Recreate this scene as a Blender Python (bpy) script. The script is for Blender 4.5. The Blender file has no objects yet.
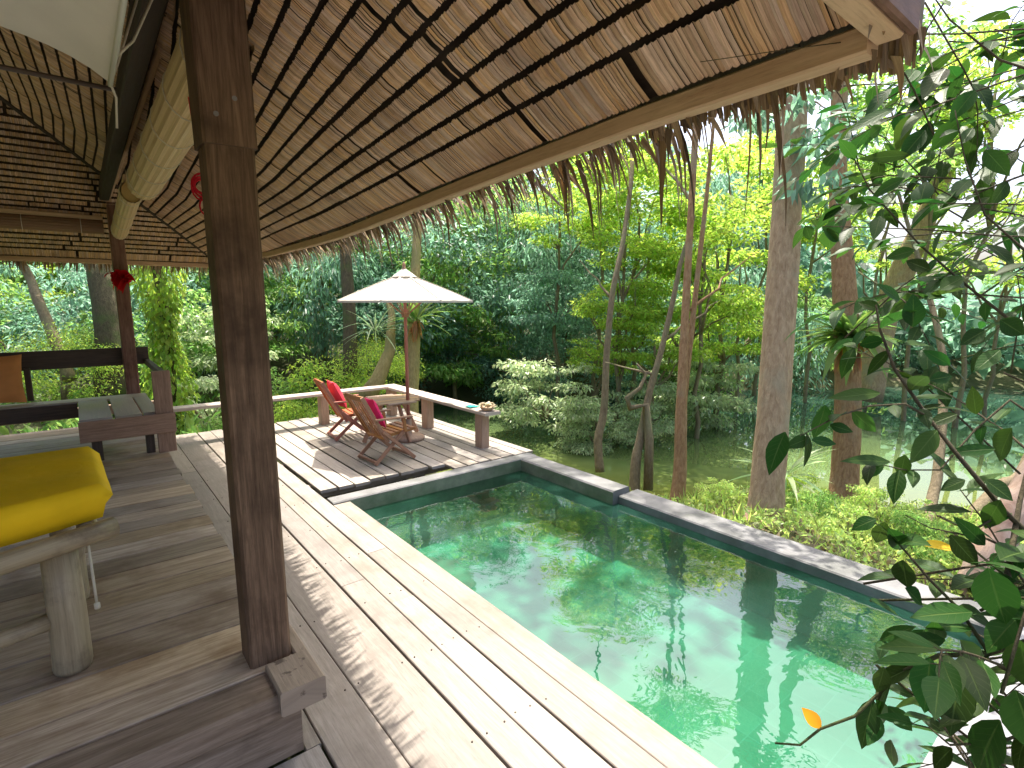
import bpy, math, random
import numpy as np
from mathutils import Vector, Matrix
random.seed(7); RNG = np.random.default_rng(7)
R = math.radians
sc = bpy.context.scene
COL = sc.collection

# ------------------------------------------------------------------ camera
F, PITCH, AZ, EYE = 538.0, math.atan(82/538), R(38.8), 2.0
fw = Vector((math.sin(AZ)*math.cos(PITCH), math.cos(AZ)*math.cos(PITCH), -math.sin(PITCH)))
rt = Vector((math.cos(AZ), -math.sin(AZ), 0)); upv = rt.cross(fw)
CAM = Vector((0, 0, EYE))
def ray(x, y): return fw + rt*((x-512)/F) - upv*((y-384)/F)
def atz(x, y, z):
    d = ray(x, y); return CAM + d*((z-EYE)/d.z)
def atD(x, y, D): return CAM + ray(x, y)*D
cd = bpy.data.cameras.new('camera'); cam = bpy.data.objects.new('camera', cd); COL.objects.link(cam)
cam.location = CAM; cam.rotation_euler = (R(90)-PITCH, 0, -AZ)
cd.sensor_width = 36; cd.lens = F/1024*36; cd.clip_start = 0.05; cd.clip_end = 1000
sc.camera = cam

# ------------------------------------------------------------------ mesh builder
class MB:
    def __init__(s): s.v = []; s.f = []; s.uv = []; s.sm = []
    def face(s, idx, uvs, smooth=False):
        s.f.append(idx); s.uv.extend(uvs); s.sm.append(smooth)
    def loft(s, rings, us, closed=True, caps=True, smooth=False, vscale=1.0):
        """rings: list of lists of points, same count"""
        n = len(rings[0]); b = len(s.v); off = random.random()*40
        for r in rings: s.v.extend([tuple(p) for p in r])
        vs = [0.0]
        for j in range(n): vs.append(vs[-1] + (Vector(rings[0][(j+1) % n])-Vector(rings[0][j])).length)
        m = n if closed else n-1
        for i in range(len(rings)-1):
            for j in range(m):
                k = (j+1) % n
                s.face((b+i*n+j, b+i*n+k, b+(i+1)*n+k, b+(i+1)*n+j),
                       ((us[i], off+vs[j]), (us[i], off+vs[j+1]), (us[i+1], off+vs[j+1]), (us[i+1], off+vs[j])), smooth)
        if caps and closed:
            s.face(tuple(b+j for j in reversed(range(n))), [(off+.02*j, off) for j in range(n)])
            e = b+(len(rings)-1)*n
            s.face(tuple(e+j for j in range(n)), [(off+.02*j, off+.5) for j in range(n)])
    def beam(s, p0, p1, w, h, up=(0, 0, 1), ch=.004, jit=0):
        p0, p1 = Vector(p0), Vector(p1); d = (p1-p0); L = d.length; d.normalize()
        a = Vector(up); x = d.cross(a)
        if x.length < 1e-4: x = d.cross(Vector((0, 1, 0)))
        x.normalize(); y = x.cross(d)
        w2, h2 = w/2, h/2
        if ch > 0:
            sec = [(-w2+ch, -h2), (w2-ch, -h2), (w2, -h2+ch), (w2, h2-ch), (w2-ch, h2), (-w2+ch, h2), (-w2, h2-ch), (-w2, -h2+ch)]
        else: sec = [(-w2, -h2), (w2, -h2), (w2, h2), (-w2, h2)]
        rings = [[p + x*q[0] + y*q[1] for q in sec] for p in (p0, p1)]
        u0 = random.random()*30
        s.loft(rings, [u0, u0+L])
    def box(s, x0, x1, y0, y1, z0, z1, ch=.004):
        dx, dy, dz = x1-x0, y1-y0, z1-z0
        if dx >= dy and dx >= dz: s.beam((x0, (y0+y1)/2, (z0+z1)/2), (x1, (y0+y1)/2, (z0+z1)/2), dy, dz, ch=ch)
        elif dy >= dz: s.beam(((x0+x1)/2, y0, (z0+z1)/2), ((x0+x1)/2, y1, (z0+z1)/2), dx, dz, ch=ch)
        else: s.beam(((x0+x1)/2, (y0+y1)/2, z0), ((x0+x1)/2, (y0+y1)/2, z1), dx, dy, up=(0, 1, 0), ch=ch)
    def tube(s, pts, radii, n=8, smooth=True, lump=0):
        pts = [Vector(p) for p in pts]; rings = []; us = [0]
        if not hasattr(radii, '__len__'): radii = [radii]*len(pts)
        x = None
        for i, p in enumerate(pts):
            d = (pts[min(i+1, len(pts)-1)]-pts[max(i-1, 0)]).normalized()
            if x is None:
                x = d.orthogonal().normalized()
            else: x = (x - d*x.dot(d)).normalized()
            y = d.cross(x)
            rings.append([p + (x*math.cos(2*math.pi*k/n)+y*math.sin(2*math.pi*k/n))*radii[i]*(1+lump*(random.random()-.5)) for k in range(n)])
            if i: us.append(us[-1]+(p-pts[i-1]).length)
        s.loft(rings, us, smooth=smooth)
    def lathe(s, c, prof, n=16, smooth=True):
        c = Vector(c)
        rings = [[c+Vector((r*math.cos(2*math.pi*k/n), r*math.sin(2*math.pi*k/n), z)) for k in range(n)] for r, z in prof]
        us = [0]
        for i in range(1, len(prof)): us.append(us[-1]+math.hypot(prof[i][0]-prof[i-1][0], prof[i][1]-prof[i-1][1]))
        s.loft(rings, us, smooth=smooth)
    def leaf(s, base, d, nrm, L, W, curl=.2, fold=.25, n=5):
        """broad pointed leaf with a folded midrib"""
        base, d, nrm = Vector(base), Vector(d).normalized(), Vector(nrm)
        side = d.cross(nrm)
        if side.length < 1e-3: side = d.orthogonal()
        side.normalize(); up = side.cross(d).normalized()
        b = len(s.v); o = random.random()*10
        for i in range(n+1):
            t = i/n
            w = W*.5*(math.sin(math.pi*min(1, t**.82))**.95)*(1 if t < .97 else 0) + (0.0015 if i in (0,) else 0)
            c = base + d*(L*t) - up*(curl*L*t*t)
            s.v.append(tuple(c + side*w + up*(fold*w))); s.v.append(tuple(c)); s.v.append(tuple(c - side*w + up*(fold*w)))
        for i in range(n):
            a = b+3*i
            for q in (0, 1):
                s.face((a+q, a+q+1, a+q+4, a+q+3), ((i/n, q/2), (i/n, q/2+.5), ((i+1)/n, q/2+.5), ((i+1)/n, q/2)), True)
    def build(s, name, mat, parent=None, loc=None):
        me = bpy.data.meshes.new(name)
        me.from_pydata(s.v, [], s.f); me.update()
        uvl = me.uv_layers.new(name='UVMap')
        uvl.data.foreach_set('uv', [c for uv in s.uv for c in uv])
        me.polygons.foreach_set('use_smooth', s.sm)
        me.materials.append(mat)
        o = bpy.data.objects.new(name, me); COL.objects.link(o)
        if parent: o.parent = parent
        if loc: o.location = loc
        return o

def tag(o, label=None, cat=None, group=None, kind=None):
    if label: o['label'] = label
    if cat: o['category'] = cat
    if group: o['group'] = group
    if kind: o['kind'] = kind
    return o
def empty(name, loc, label, cat, group=None, rz=0, scale=1):
    o = bpy.data.objects.new(name, None); COL.objects.link(o)
    o.location = loc; o.rotation_euler = (0, 0, rz); o.scale = (scale,)*3; o.empty_display_size = .1
    return tag(o, label, cat, group)
def copy_obj(src, parent=None):
    c = src.copy(); COL.objects.link(c)
    if parent: c.parent = parent
    return c

# ------------------------------------------------------------------ materials
def mat_new(name):
    m = bpy.data.materials.new(name); m.use_nodes = True
    nt = m.node_tree; nt.nodes.clear()
    out = nt.nodes.new('ShaderNodeOutputMaterial')
    return m, nt, out
def N(nt, t, **k):
    n = nt.nodes.new('ShaderNode'+t)
    for a, b in k.items():
        if a in n.inputs.keys(): n.inputs[a].default_value = b
        else: setattr(n, a, b)
    return n
def ramp(nt, fac, stops):
    r = nt.nodes.new('ShaderNodeValToRGB'); e = r.color_ramp.elements
    while len(e) < len(stops): e.new(.5)
    for i, (p, c) in enumerate(stops): e[i].position = p; e[i].color = (*c, 1) if len(c) == 3 else c
    nt.links.new(fac, r.inputs[0]); return r.outputs[0]
def mixc(nt, fac, a, b, mode='MIX'):
    m = nt.nodes.new('ShaderNodeMix'); m.data_type = 'RGBA'; m.blend_type = mode
    for sock, val in ((m.inputs[0], fac), (m.inputs[6], a), (m.inputs[7], b)):
        if hasattr(val, 'links'): nt.links.new(val, sock)
        elif isinstance(val, (int, float)): sock.default_value = val
        else: sock.default_value = (*val, 1)
    return m.outputs[2]
def maprange(nt, v, a, b, c, d):
    m = nt.nodes.new('ShaderNodeMapRange'); nt.links.new(v, m.inputs[0])
    for i, x in enumerate((a, b, c, d)): m.inputs[i+1].default_value = x
    return m.outputs[0]

def wood(name, c1, c2, rough=.65, grain=(1.5, 22), bump=.35, var=(.7, 1.2), stain=None, stain_scale=1.2, spec=.3, stain_rng=(.5, .68)):
    m, nt, out = mat_new(name); L = nt.links.new
    uv = N(nt, 'UVMap'); mp = N(nt, 'Mapping'); mp.inputs['Scale'].default_value = (grain[0], grain[1], 1)
    L(uv.outputs[0], mp.inputs[0])
    n1 = N(nt, 'TexNoise', Scale=2.2, Detail=7.0, Roughness=.65, Distortion=.7); L(mp.outputs[0], n1.inputs['Vector'])
    n2 = N(nt, 'TexNoise', Scale=9.0, Detail=4.0, Roughness=.7); L(mp.outputs[0], n2.inputs['Vector'])
    col = ramp(nt, n1.outputs[0], [(.28, c1), (.5, tuple((a+b)/2 for a, b in zip(c1, c2))), (.72, c2)])
    col = mixc(nt, maprange(nt, n2.outputs[0], .5, .75, 0, .45), col, tuple(x*.45 for x in c1))
    tc = N(nt, 'TexCoord')
    if stain:
        ns = N(nt, 'TexNoise', Scale=stain_scale, Detail=6.0, Roughness=.62); L(tc.outputs['Object'], ns.inputs['Vector'])
        col = mixc(nt, maprange(nt, ns.outputs[0], stain_rng[0], stain_rng[1], 0, .75), col, stain)
    g = N(nt, 'NewGeometry')
    hs = N(nt, 'HueSaturation'); L(col, hs.inputs['Color'])
    L(maprange(nt, g.outputs['Random Per Island'], 0, 1, var[0], var[1]), hs.inputs['Value'])
    mr = N(nt, 'Math', operation='MULTIPLY'); L(g.outputs['Random Per Island'], mr.inputs[0]); mr.inputs[1].default_value = 7.13
    fr = N(nt, 'Math', operation='FRACT'); L(mr.outputs[0], fr.inputs[0])
    L(maprange(nt, fr.outputs[0], 0, 1, .494, .508), hs.inputs['Hue']); L(maprange(nt, fr.outputs[0], 0, 1, .75, 1.25), hs.inputs['Saturation'])
    p = N(nt, 'BsdfPrincipled', Roughness=rough); p.inputs['Specular IOR Level'].default_value = spec
    L(hs.outputs[0], p.inputs['Base Color'])
    L(maprange(nt, n1.outputs[0], .3, .7, rough-.12, rough+.15), p.inputs['Roughness'])
    bp = N(nt, 'Bump', Strength=bump, Distance=.006); L(n1.outputs[0], bp.inputs['Height']); L(bp.outputs[0], p.inputs['Normal'])
    L(p.outputs[0], out.inputs[0]); return m

def leafmat(name, c, trans=.4, rough=.45, var=(.55, 1.5), hue=.03, spec=.35, tcol=None):
    m, nt, out = mat_new(name); L = nt.links.new
    g = N(nt, 'NewGeometry'); hs = N(nt, 'HueSaturation'); hs.inputs['Color'].default_value = (*c, 1)
    L(maprange(nt, g.outputs['Random Per Island'], 0, 1, var[0], var[1]), hs.inputs['Value'])
    mr = N(nt, 'Math', operation='MULTIPLY'); L(g.outputs['Random Per Island'], mr.inputs[0]); mr.inputs[1].default_value = 11.7
    fr = N(nt, 'Math', operation='FRACT'); L(mr.outputs[0], fr.inputs[0])
    L(maprange(nt, fr.outputs[0], 0, 1, .5-hue, .5+hue), hs.inputs['Hue'])
    uv = N(nt, 'UVMap'); sx = N(nt, 'SeparateXYZ'); L(uv.outputs[0], sx.inputs[0])
    pp = N(nt, 'BsdfPrincipled', Roughness=rough); pp.inputs['Specular IOR Level'].default_value = spec
    L(hs.outputs[0], pp.inputs['Base Color'])
    t = N(nt, 'BsdfTranslucent')
    hs2 = N(nt, 'HueSaturation', Value=2.1, Saturation=1.05); L(hs.outputs[0], hs2.inputs['Color'])
    if tcol: hs2.inputs['Hue'].default_value = tcol
    L(hs2.outputs[0], t.inputs[0])
    mx = N(nt, 'MixShader'); mx.inputs[0].default_value = trans
    L(pp.outputs[0], mx.inputs[1]); L(t.outputs[0], mx.inputs[2]); L(mx.outputs[0], out.inputs[0])
    return m

def bark(name, c1, c2, scale=17, lichen=None):
    m, nt, out = mat_new(name); L = nt.links.new
    tc = N(nt, 'TexCoord'); mp = N(nt, 'Mapping'); mp.inputs['Scale'].default_value = (1.6, 1.6, .5); L(tc.outputs['Object'], mp.inputs[0])
    n1 = N(nt, 'TexNoise', Scale=scale, Detail=8.0, Roughness=.7, Distortion=.4); L(mp.outputs[0], n1.inputs['Vector'])
    n2 = N(nt, 'TexNoise', Scale=2.0, Detail=5.0); L(tc.outputs['Object'], n2.inputs['Vector'])
    col = ramp(nt, n1.outputs[0], [(.3, c1), (.68, c2)])
    if lichen: col = mixc(nt, maprange(nt, n2.outputs[0], .5, .62, 0, .75), col, lichen)
    p = N(nt, 'BsdfPrincipled', Roughness=.85); p.inputs['Specular IOR Level'].default_value = .2; L(col, p.inputs['Base Color'])
    bp = N(nt, 'Bump', Strength=1.0, Distance=.025); L(n1.outputs[0], bp.inputs['Height']); L(bp.outputs[0], p.inputs['Normal'])
    L(p.outputs[0], out.inputs[0]); return m

def cloth(name, c, rough=.85, trans=0, scale=300, var=.12):
    m, nt, out = mat_new(name); L = nt.links.new
    tc = N(nt, 'TexCoord'); n1 = N(nt, 'TexNoise', Scale=4.0, Detail=6.0); L(tc.outputs['Object'], n1.inputs['Vector'])
    col = mixc(nt, maprange(nt, n1.outputs[0], .35, .7, 0, 1), c, tuple(x*(1-var*2) for x in c))
    p = N(nt, 'BsdfPrincipled', Roughness=rough); p.inputs['Specular IOR Level'].default_value = .2; L(col, p.inputs['Base Color'])
    n2 = N(nt, 'TexNoise', Scale=float(scale), Detail=2.0); L(tc.outputs['Object'], n2.inputs['Vector'])
    n3 = N(nt, 'TexNoise', Scale=7.0, Detail=3.0, Distortion=1.0); L(tc.outputs['Object'], n3.inputs['Vector'])
    ad = N(nt, 'Math', operation='MULTIPLY_ADD'); L(n2.outputs[0], ad.inputs[0]); ad.inputs[1].default_value = .08; L(n3.outputs[0], ad.inputs[2])
    bp = N(nt, 'Bump', Strength=.35, Distance=.02); L(ad.outputs[0], bp.inputs['Height']); L(bp.outputs[0], p.inputs['Normal'])
    if trans:
        t = N(nt, 'BsdfTranslucent'); L(col, t.inputs[0]); mx = N(nt, 'MixShader'); mx.inputs[0].default_value = trans
        L(p.outputs[0], mx.inputs[1]); L(t.outputs[0], mx.inputs[2]); L(mx.outputs[0], out.inputs[0])
    else: L(p.outputs[0], out.inputs[0])
    return m

M = {}
M['deck'] = wood('deck_wood', (.205, .175, .15), (.345, .305, .27), rough=.6, grain=(1.2, 16), var=(.85, 1.12), stain=(.15, .125, .105), stain_scale=1.7, bump=.35, stain_rng=(.5, .72))
M['jetty'] = wood('grey_deck_wood', (.25, .215, .18), (.46, .41, .355), rough=.65, grain=(1.2, 20), var=(.75, 1.15), stain=(.2, .165, .13), stain_scale=1.5)
M['floor'] = wood('floor_boards', (.22, .15, .105), (.58, .47, .37), rough=.5, grain=(.9, 11), var=(.62, 1.25), stain=(.15, .085, .05), stain_scale=1.6, spec=.22)
M['post'] = wood('dark_post_wood', (.06, .032, .015), (.25, .145, .075), rough=.65, bump=.8, grain=(1.1, 18), var=(.9, 1.05), stain=(.05, .026, .013), stain_scale=2.5, spec=.12)
M['darkbeam'] = wood('dark_beam_wood', (.02, .013, .009), (.06, .04, .028), rough=.7)
M['sill'] = wood('sill_wood', (.15, .095, .055), (.36, .26, .175), rough=.7, grain=(.9, 11), var=(.85, 1.1), stain=(.07, .045, .028), stain_scale=1.8, spec=.12)
M['bench'] = wood('bench_wood', (.19, .095, .05), (.38, .22, .13), rough=.55, var=(.8, 1.15))
M['benchdark'] = wood('bench_dark_wood', (.04, .026, .018), (.10, .065, .045), rough=.55)
M['palewood'] = wood('pale_timber', (.45, .27, .13), (.62, .42, .23), rough=.55, grain=(1.2, 18), var=(.92, 1.06))
M['block'] = wood('block_wood', (.24, .17, .11), (.42, .32, .22), rough=.65, stain=(.07, .045, .03), stain_scale=14, stain_rng=(.6, .66))
M['teak'] = wood('teak', (.22, .095, .04), (.42, .20, .09), rough=.5, var=(.85, 1.15), spec=.4)
M['redteak'] = wood('reddish_teak', (.30, .075, .035), (.46, .15, .075), rough=.5, var=(.85, 1.15))
M['tabletop'] = wood('table_wood', (.26, .16, .10), (.45, .31, .2), rough=.55)
M['rail'] = wood('rail_wood', (.38, .30, .24), (.58, .49, .41), rough=.6, var=(.9, 1.1))
M['railpost'] = wood('rail_post_wood', (.25, .15, .09), (.46, .30, .19), rough=.65, var=(.85, 1.1))
M['bamboo'] = wood('bamboo_pole', (.28, .21, .11), (.44, .35, .20), rough=.4, grain=(.8, 20), bump=.15, var=(.85, 1.1), stain=(.13, .085, .05), stain_scale=5)
M['blind'] = wood('bamboo_blind', (.46, .29, .105), (.76, .55, .25), rough=.45, grain=(.6, 70), bump=.5, var=(.75, 1.15))
M['blinddark'] = wood('brown_blind', (.16, .08, .035), (.28, .15, .07), rough=.55, grain=(.6, 60), bump=.5)
M['thatch'] = wood('palm_leaf_thatch', (.35, .20, .115), (.72, .515, .35), rough=.5, grain=(3, 60), bump=.5, var=(.72, 1.2), stain=(.22, .125, .075), stain_scale=1.8, stain_rng=(.5, .7), spec=.45)
M['fringe'] = wood('dry_thatch_ends', (.17, .11, .065), (.46, .335, .215), rough=.7, grain=(3, 60), var=(.45, 1.3))
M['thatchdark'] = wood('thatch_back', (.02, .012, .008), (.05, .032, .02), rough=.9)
M['thatchtop'] = wood('thatch_top', (.13, .10, .07), (.24, .19, .14), rough=.9, grain=(2, 20))
M['steel'] = cloth('dark_screw_metal', (.25, .24, .23), rough=.4)
M['sheet'] = cloth('white_canopy_cloth', (.78, .77, .72), trans=.25, var=.05)
M['parasol'] = cloth('off_white_canvas', (.58, .555, .50), trans=.25, var=.05)
M['yellow'] = cloth('yellow_cover', (.90, .57, .012), rough=.75, var=.08)
M['orange'] = cloth('orange_cushion', (.72, .30, .10), rough=.8)
M['pink'] = cloth('magenta_cushion', (.78, .03, .16), rough=.7)
M['pinkred'] = cloth('red_pink_cushion', (.82, .06, .10), rough=.7)
M['red'] = cloth('red_cloth', (.62, .015, .02), rough=.6, trans=.15)
M['redcord'] = cloth('red_cord', (.55, .012, .03), rough=.5)
M['cord'] = cloth('pale_cord', (.6, .55, .45))
M['petal'] = cloth('cream_petals', (.80, .70, .50), trans=.2)
M['bowl'] = wood('bowl_wood', (.40, .25, .12), (.58, .40, .22))
M['teal'] = cloth('teal_cloth', (.03, .30, .28))
M['l_dark'] = leafmat('dark_leaves', (.10, .185, .12), trans=.5)
M['l_teal'] = leafmat('teal_leaves', (.14, .25, .175), trans=.5, spec=.5, rough=.4)
M['l_mid'] = leafmat('green_leaves', (.155, .26, .07), trans=.55)
M['l_bright'] = leafmat('bright_leaves', (.25, .345, .065), trans=.6, var=(.6, 1.4))
M['l_pale'] = leafmat('pale_glossy_leaves', (.30, .37, .20), trans=.38, rough=.3, spec=.6)
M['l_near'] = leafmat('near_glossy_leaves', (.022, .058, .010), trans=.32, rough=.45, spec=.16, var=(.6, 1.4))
def vein(m):
    nt = m.node_tree; L = nt.links.new; pr = [n for n in nt.nodes if n.type == 'BSDF_PRINCIPLED'][0]; src = pr.inputs['Base Color'].links[0].from_socket
    uv = N(nt, 'UVMap'); sx = N(nt, 'SeparateXYZ'); L(uv.outputs[0], sx.inputs[0])
    a = N(nt, 'Math', operation='SUBTRACT'); L(sx.outputs[1], a.inputs[0]); a.inputs[1].default_value = .5
    b = N(nt, 'Math', operation='ABSOLUTE'); L(a.outputs[0], b.inputs[0])
    c = N(nt, 'Math', operation='MULTIPLY_ADD'); L(b.outputs[0], c.inputs[0]); c.inputs[1].default_value = -.45; L(sx.outputs[0], c.inputs[2])
    d = N(nt, 'Math', operation='MULTIPLY'); L(c.outputs[0], d.inputs[0]); d.inputs[1].default_value = 8.0
    e = N(nt, 'Math', operation='FRACT'); L(d.outputs[0], e.inputs[0])
    side = maprange(nt, e.outputs[0], 0, .14, .35, 0); mid = maprange(nt, b.outputs[0], .012, .04, .8, 0)
    mx = N(nt, 'Math', operation='MAXIMUM'); L(side, mx.inputs[0]); L(mid, mx.inputs[1])
    L(mixc(nt, mx.outputs[0], src, (.10, .16, .04)), pr.inputs['Base Color'])
    bp = N(nt, 'Bump', Strength=.4, Distance=.002); L(mx.outputs[0], bp.inputs['Height']); L(bp.outputs[0], pr.inputs['Normal'])
vein(M['l_near'])
M['l_yellow'] = leafmat('yellow_leaf', (.62, .36, .03), trans=.4)
M['l_orange'] = leafmat('orange_leaf', (.80, .25, .015), trans=.35)
M['l_strap'] = leafmat('strap_leaves', (.26, .36, .18), trans=.35, rough=.35)
M['l_fern'] = leafmat('fern_fronds', (.11, .20, .045), trans=.45, rough=.35)
M['l_deadfern'] = leafmat('dry_fern_fronds', (.36, .20, .08), trans=.25, rough=.7)
M['l_ground'] = leafmat('ground_leaves', (.34, .44, .13), trans=.45, rough=.35, spec=.5, var=(.5, 1.5))
M['litter'] = leafmat('dry_leaf_litter', (.30, .22, .14), trans=.1)
M['bark'] = bark('brown_bark', (.27, .175, .10), (.54, .40, .26), lichen=(.36, .32, .22))
M['barkred'] = bark('reddish_bark', (.20, .105, .05), (.44, .28, .155), lichen=(.32, .26, .17))
M['barkpale'] = bark('pale_bark', (.33, .22, .16), (.55, .42, .34), scale=6, lichen=(.26, .14, .09))
M['barkgrey'] = bark('grey_bark', (.13, .10, .06), (.28, .225, .145), lichen=(.20, .20, .11))
M['barkdark'] = bark('mossy_dark_bark', (.05, .04, .025), (.13, .11, .065), lichen=(.08, .11, .035))
M['barkyel'] = bark('yellow_bark', (.24, .185, .07), (.42, .35, .16), lichen=(.25, .24, .10))

def concrete(name, c, c2, scale=3, rough=.7, moss=None):
    m, nt, out = mat_new(name); L = nt.links.new
    tc = N(nt, 'TexCoord'); n1 = N(nt, 'TexNoise', Scale=float(scale), Detail=9.0, Roughness=.65); L(tc.outputs['Object'], n1.inputs['Vector'])
    n2 = N(nt, 'TexNoise', Scale=float(scale*14), Detail=4.0); L(tc.outputs['Object'], n2.inputs['Vector'])
    col = ramp(nt, n1.outputs[0], [(.3, c), (.7, c2)])
    if moss:
        n4 = N(nt, 'TexNoise', Scale=2.3, Detail=6.0); L(tc.outputs['Object'], n4.inputs['Vector'])
        col = mixc(nt, maprange(nt, n4.outputs[0], .45, .62, 0, .7), col, moss)
    p = N(nt, 'BsdfPrincipled', Roughness=rough); L(col, p.inputs['Base Color'])
    bp = N(nt, 'Bump', Strength=.3, Distance=.006); L(n2.outputs[0], bp.inputs['Height']); L(bp.outputs[0], p.inputs['Normal'])
    L(p.outputs[0], out.inputs[0]); return m
M['coping'] = concrete('coping_concrete', (.11, .11, .112), (.21, .21, .212), moss=(.085, .09, .08))
M['slab'] = concrete('pale_concrete', (.17, .17, .18), (.25, .25, .26))
M['wallin'] = concrete('mossy_pool_wall', (.10, .115, .08), (.24, .25, .18), scale=5, moss=(.06, .10, .045))

def tiles():
    m, nt, out = mat_new('green_stone_tiles'); L = nt.links.new
    uv = N(nt, 'UVMap'); b = N(nt, 'TexBrick'); L(uv.outputs[0], b.inputs['Vector'])
    b.offset = .5; b.inputs['Scale'].default_value = 1; b.inputs['Brick Width'].default_value = .2; b.inputs['Row Height'].default_value = .2; b.offset = 0
    b.inputs['Mortar Size'].default_value = .004
    b.inputs['Color1'].default_value = (.03, .17, .105, 1); b.inputs['Color2'].default_value = (.05, .22, .145, 1); b.inputs['Mortar'].default_value = (.06, .22, .16, 1)
    n = N(nt, 'TexNoise', Scale=1.5, Detail=6.0); L(uv.outputs[0], n.inputs['Vector'])
    col = mixc(nt, maprange(nt, n.outputs[0], .35, .7, 0, .5), b.outputs[0], (.04, .12, .05))
    p = N(nt, 'BsdfPrincipled', Roughness=.6); L(col, p.inputs['Base Color']); L(p.outputs[0], out.inputs[0]); return m
M['tiles'] = tiles()

def water_pool():
    m, nt, out = mat_new('clear_pool_water'); L = nt.links.new
    tc = N(nt, 'TexCoord'); n = N(nt, 'TexNoise', Scale=3.2, Detail=3.0, Roughness=.5, Distortion=.6); L(tc.outputs['Object'], n.inputs['Vector'])
    bp = N(nt, 'Bump', Strength=.32, Distance=.012); L(n.outputs[0], bp.inputs['Height'])
    fr = N(nt, 'Fresnel', IOR=2.05); L(bp.outputs[0], fr.inputs['Normal'])
    g = N(nt, 'BsdfGlossy', Roughness=.0); L(bp.outputs[0], g.inputs['Normal'])
    t = N(nt, 'BsdfTransparent'); t.inputs[0].default_value = (.58, .92, .78, 1)
    df = N(nt, 'BsdfDiffuse'); n2 = N(nt, 'TexNoise', Scale=.7, Detail=4.0); L(tc.outputs['Object'], n2.inputs['Vector'])
    L(mixc(nt, maprange(nt, n2.outputs[0], .4, .65, 0, 1), (.05, .22, .15), (.12, .36, .27)), df.inputs[0])
    mk = N(nt, 'MixShader'); L(maprange(nt, n2.outputs[0], .35, .7, .02, .16), mk.inputs[0]); L(t.outputs[0], mk.inputs[1]); L(df.outputs[0], mk.inputs[2])
    mx = N(nt, 'MixShader'); L(fr.outputs[0], mx.inputs[0]); L(mk.outputs[0], mx.inputs[1]); L(g.outputs[0], mx.inputs[2])
    L(mx.outputs[0], out.inputs[0]); return m
M['water'] = water_pool()
def water_lake():
    m, nt, out = mat_new('murky_lake_water'); L = nt.links.new
    tc = N(nt, 'TexCoord'); n = N(nt, 'TexNoise', Scale=1.4, Detail=2.0); L(tc.outputs['Object'], n.inputs['Vector'])
    bp = N(nt, 'Bump', Strength=.03, Distance=.02); L(n.outputs[0], bp.inputs['Height'])
    dt = N(nt, 'VectorMath', operation='DOT_PRODUCT'); L(tc.outputs['Object'], dt.inputs[0]); dt.inputs[1].default_value = (.8, .6, 0)
    n2 = N(nt, 'TexNoise', Scale=.25, Detail=2.0); L(tc.outputs['Object'], n2.inputs['Vector'])
    ad = N(nt, 'Math', operation='MULTIPLY_ADD'); L(n2.outputs[0], ad.inputs[0]); ad.inputs[1].default_value = 3.0; L(dt.outputs['Value'], ad.inputs[2])
    p = N(nt, 'BsdfPrincipled', Roughness=.015, IOR=1.45)       # silt shows through the shallows by the near bank
    L(ramp(nt, maprange(nt, ad.outputs[0], 9.5, 19, 0, 1), [(0, (.15, .15, .02)), (.35, (.10, .14, .045)), (1, (.025, .06, .04))]), p.inputs['Base Color'])
    L(bp.outputs[0], p.inputs['Normal']); L(p.outputs[0], out.inputs[0]); return m
M['lake'] = water_lake()
def soil():
    m, nt, out = mat_new('bank_soil'); L = nt.links.new
    tc = N(nt, 'TexCoord'); n = N(nt, 'TexNoise', Scale=1.4, Detail=9.0, Roughness=.7); L(tc.outputs['Object'], n.inputs['Vector'])
    col = ramp(nt, n.outputs[0], [(.35, (.05, .06, .02)), (.55, (.08, .085, .035)), (.7, (.16, .125, .08))])
    p = N(nt, 'BsdfPrincipled', Roughness=.95); L(col, p.inputs['Base Color'])
    bp = N(nt, 'Bump', Strength=.8, Distance=.08); L(n.outputs[0], bp.inputs['Height']); L(bp.outputs[0], p.inputs['Normal'])
    L(p.outputs[0], out.inputs[0]); return m
M['soil'] = soil()

# ------------------------------------------------------------------ terrain and lake
WATER = -1.3
LAKE = [(2.0, 13.2), (4.6, 11.2), (5.5, 10.0), (5.1, 8.6), (5.1, 7.2), (5.9, 6.0), (6.8, 4.9), (8.0, 3.7), (9.2, 2.2), (10.5, .5), (13, -4), (16, -12), (30, -22),
        (42, -14), (35, -2), (28, 5), (22, 9), (17, 11.5), (13, 13), (10, 14.5), (7, 15.6), (4, 15.4)]
LP = np.array(LAKE)
def lake_sd(P):
    """signed distance, negative inside the lake"""
    d = np.full(len(P), 1e9); ins = np.zeros(len(P), bool)
    for i in range(len(LP)):
        a, b = LP[i], LP[(i+1) % len(LP)]
        ab = b-a; t = np.clip(((P-a)@ab)/(ab@ab), 0, 1)
        d = np.minimum(d, np.linalg.norm(P-(a+t[:, None]*ab), axis=1))
        c = (a[1] > P[:, 1]) != (b[1] > P[:, 1])
        xs = a[0]+(P[:, 1]-a[1])*(b[0]-a[0])/(b[1]-a[1]+1e-12)
        ins ^= c & (P[:, 0] < xs)
    return np.where(ins, -d, d)
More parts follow.
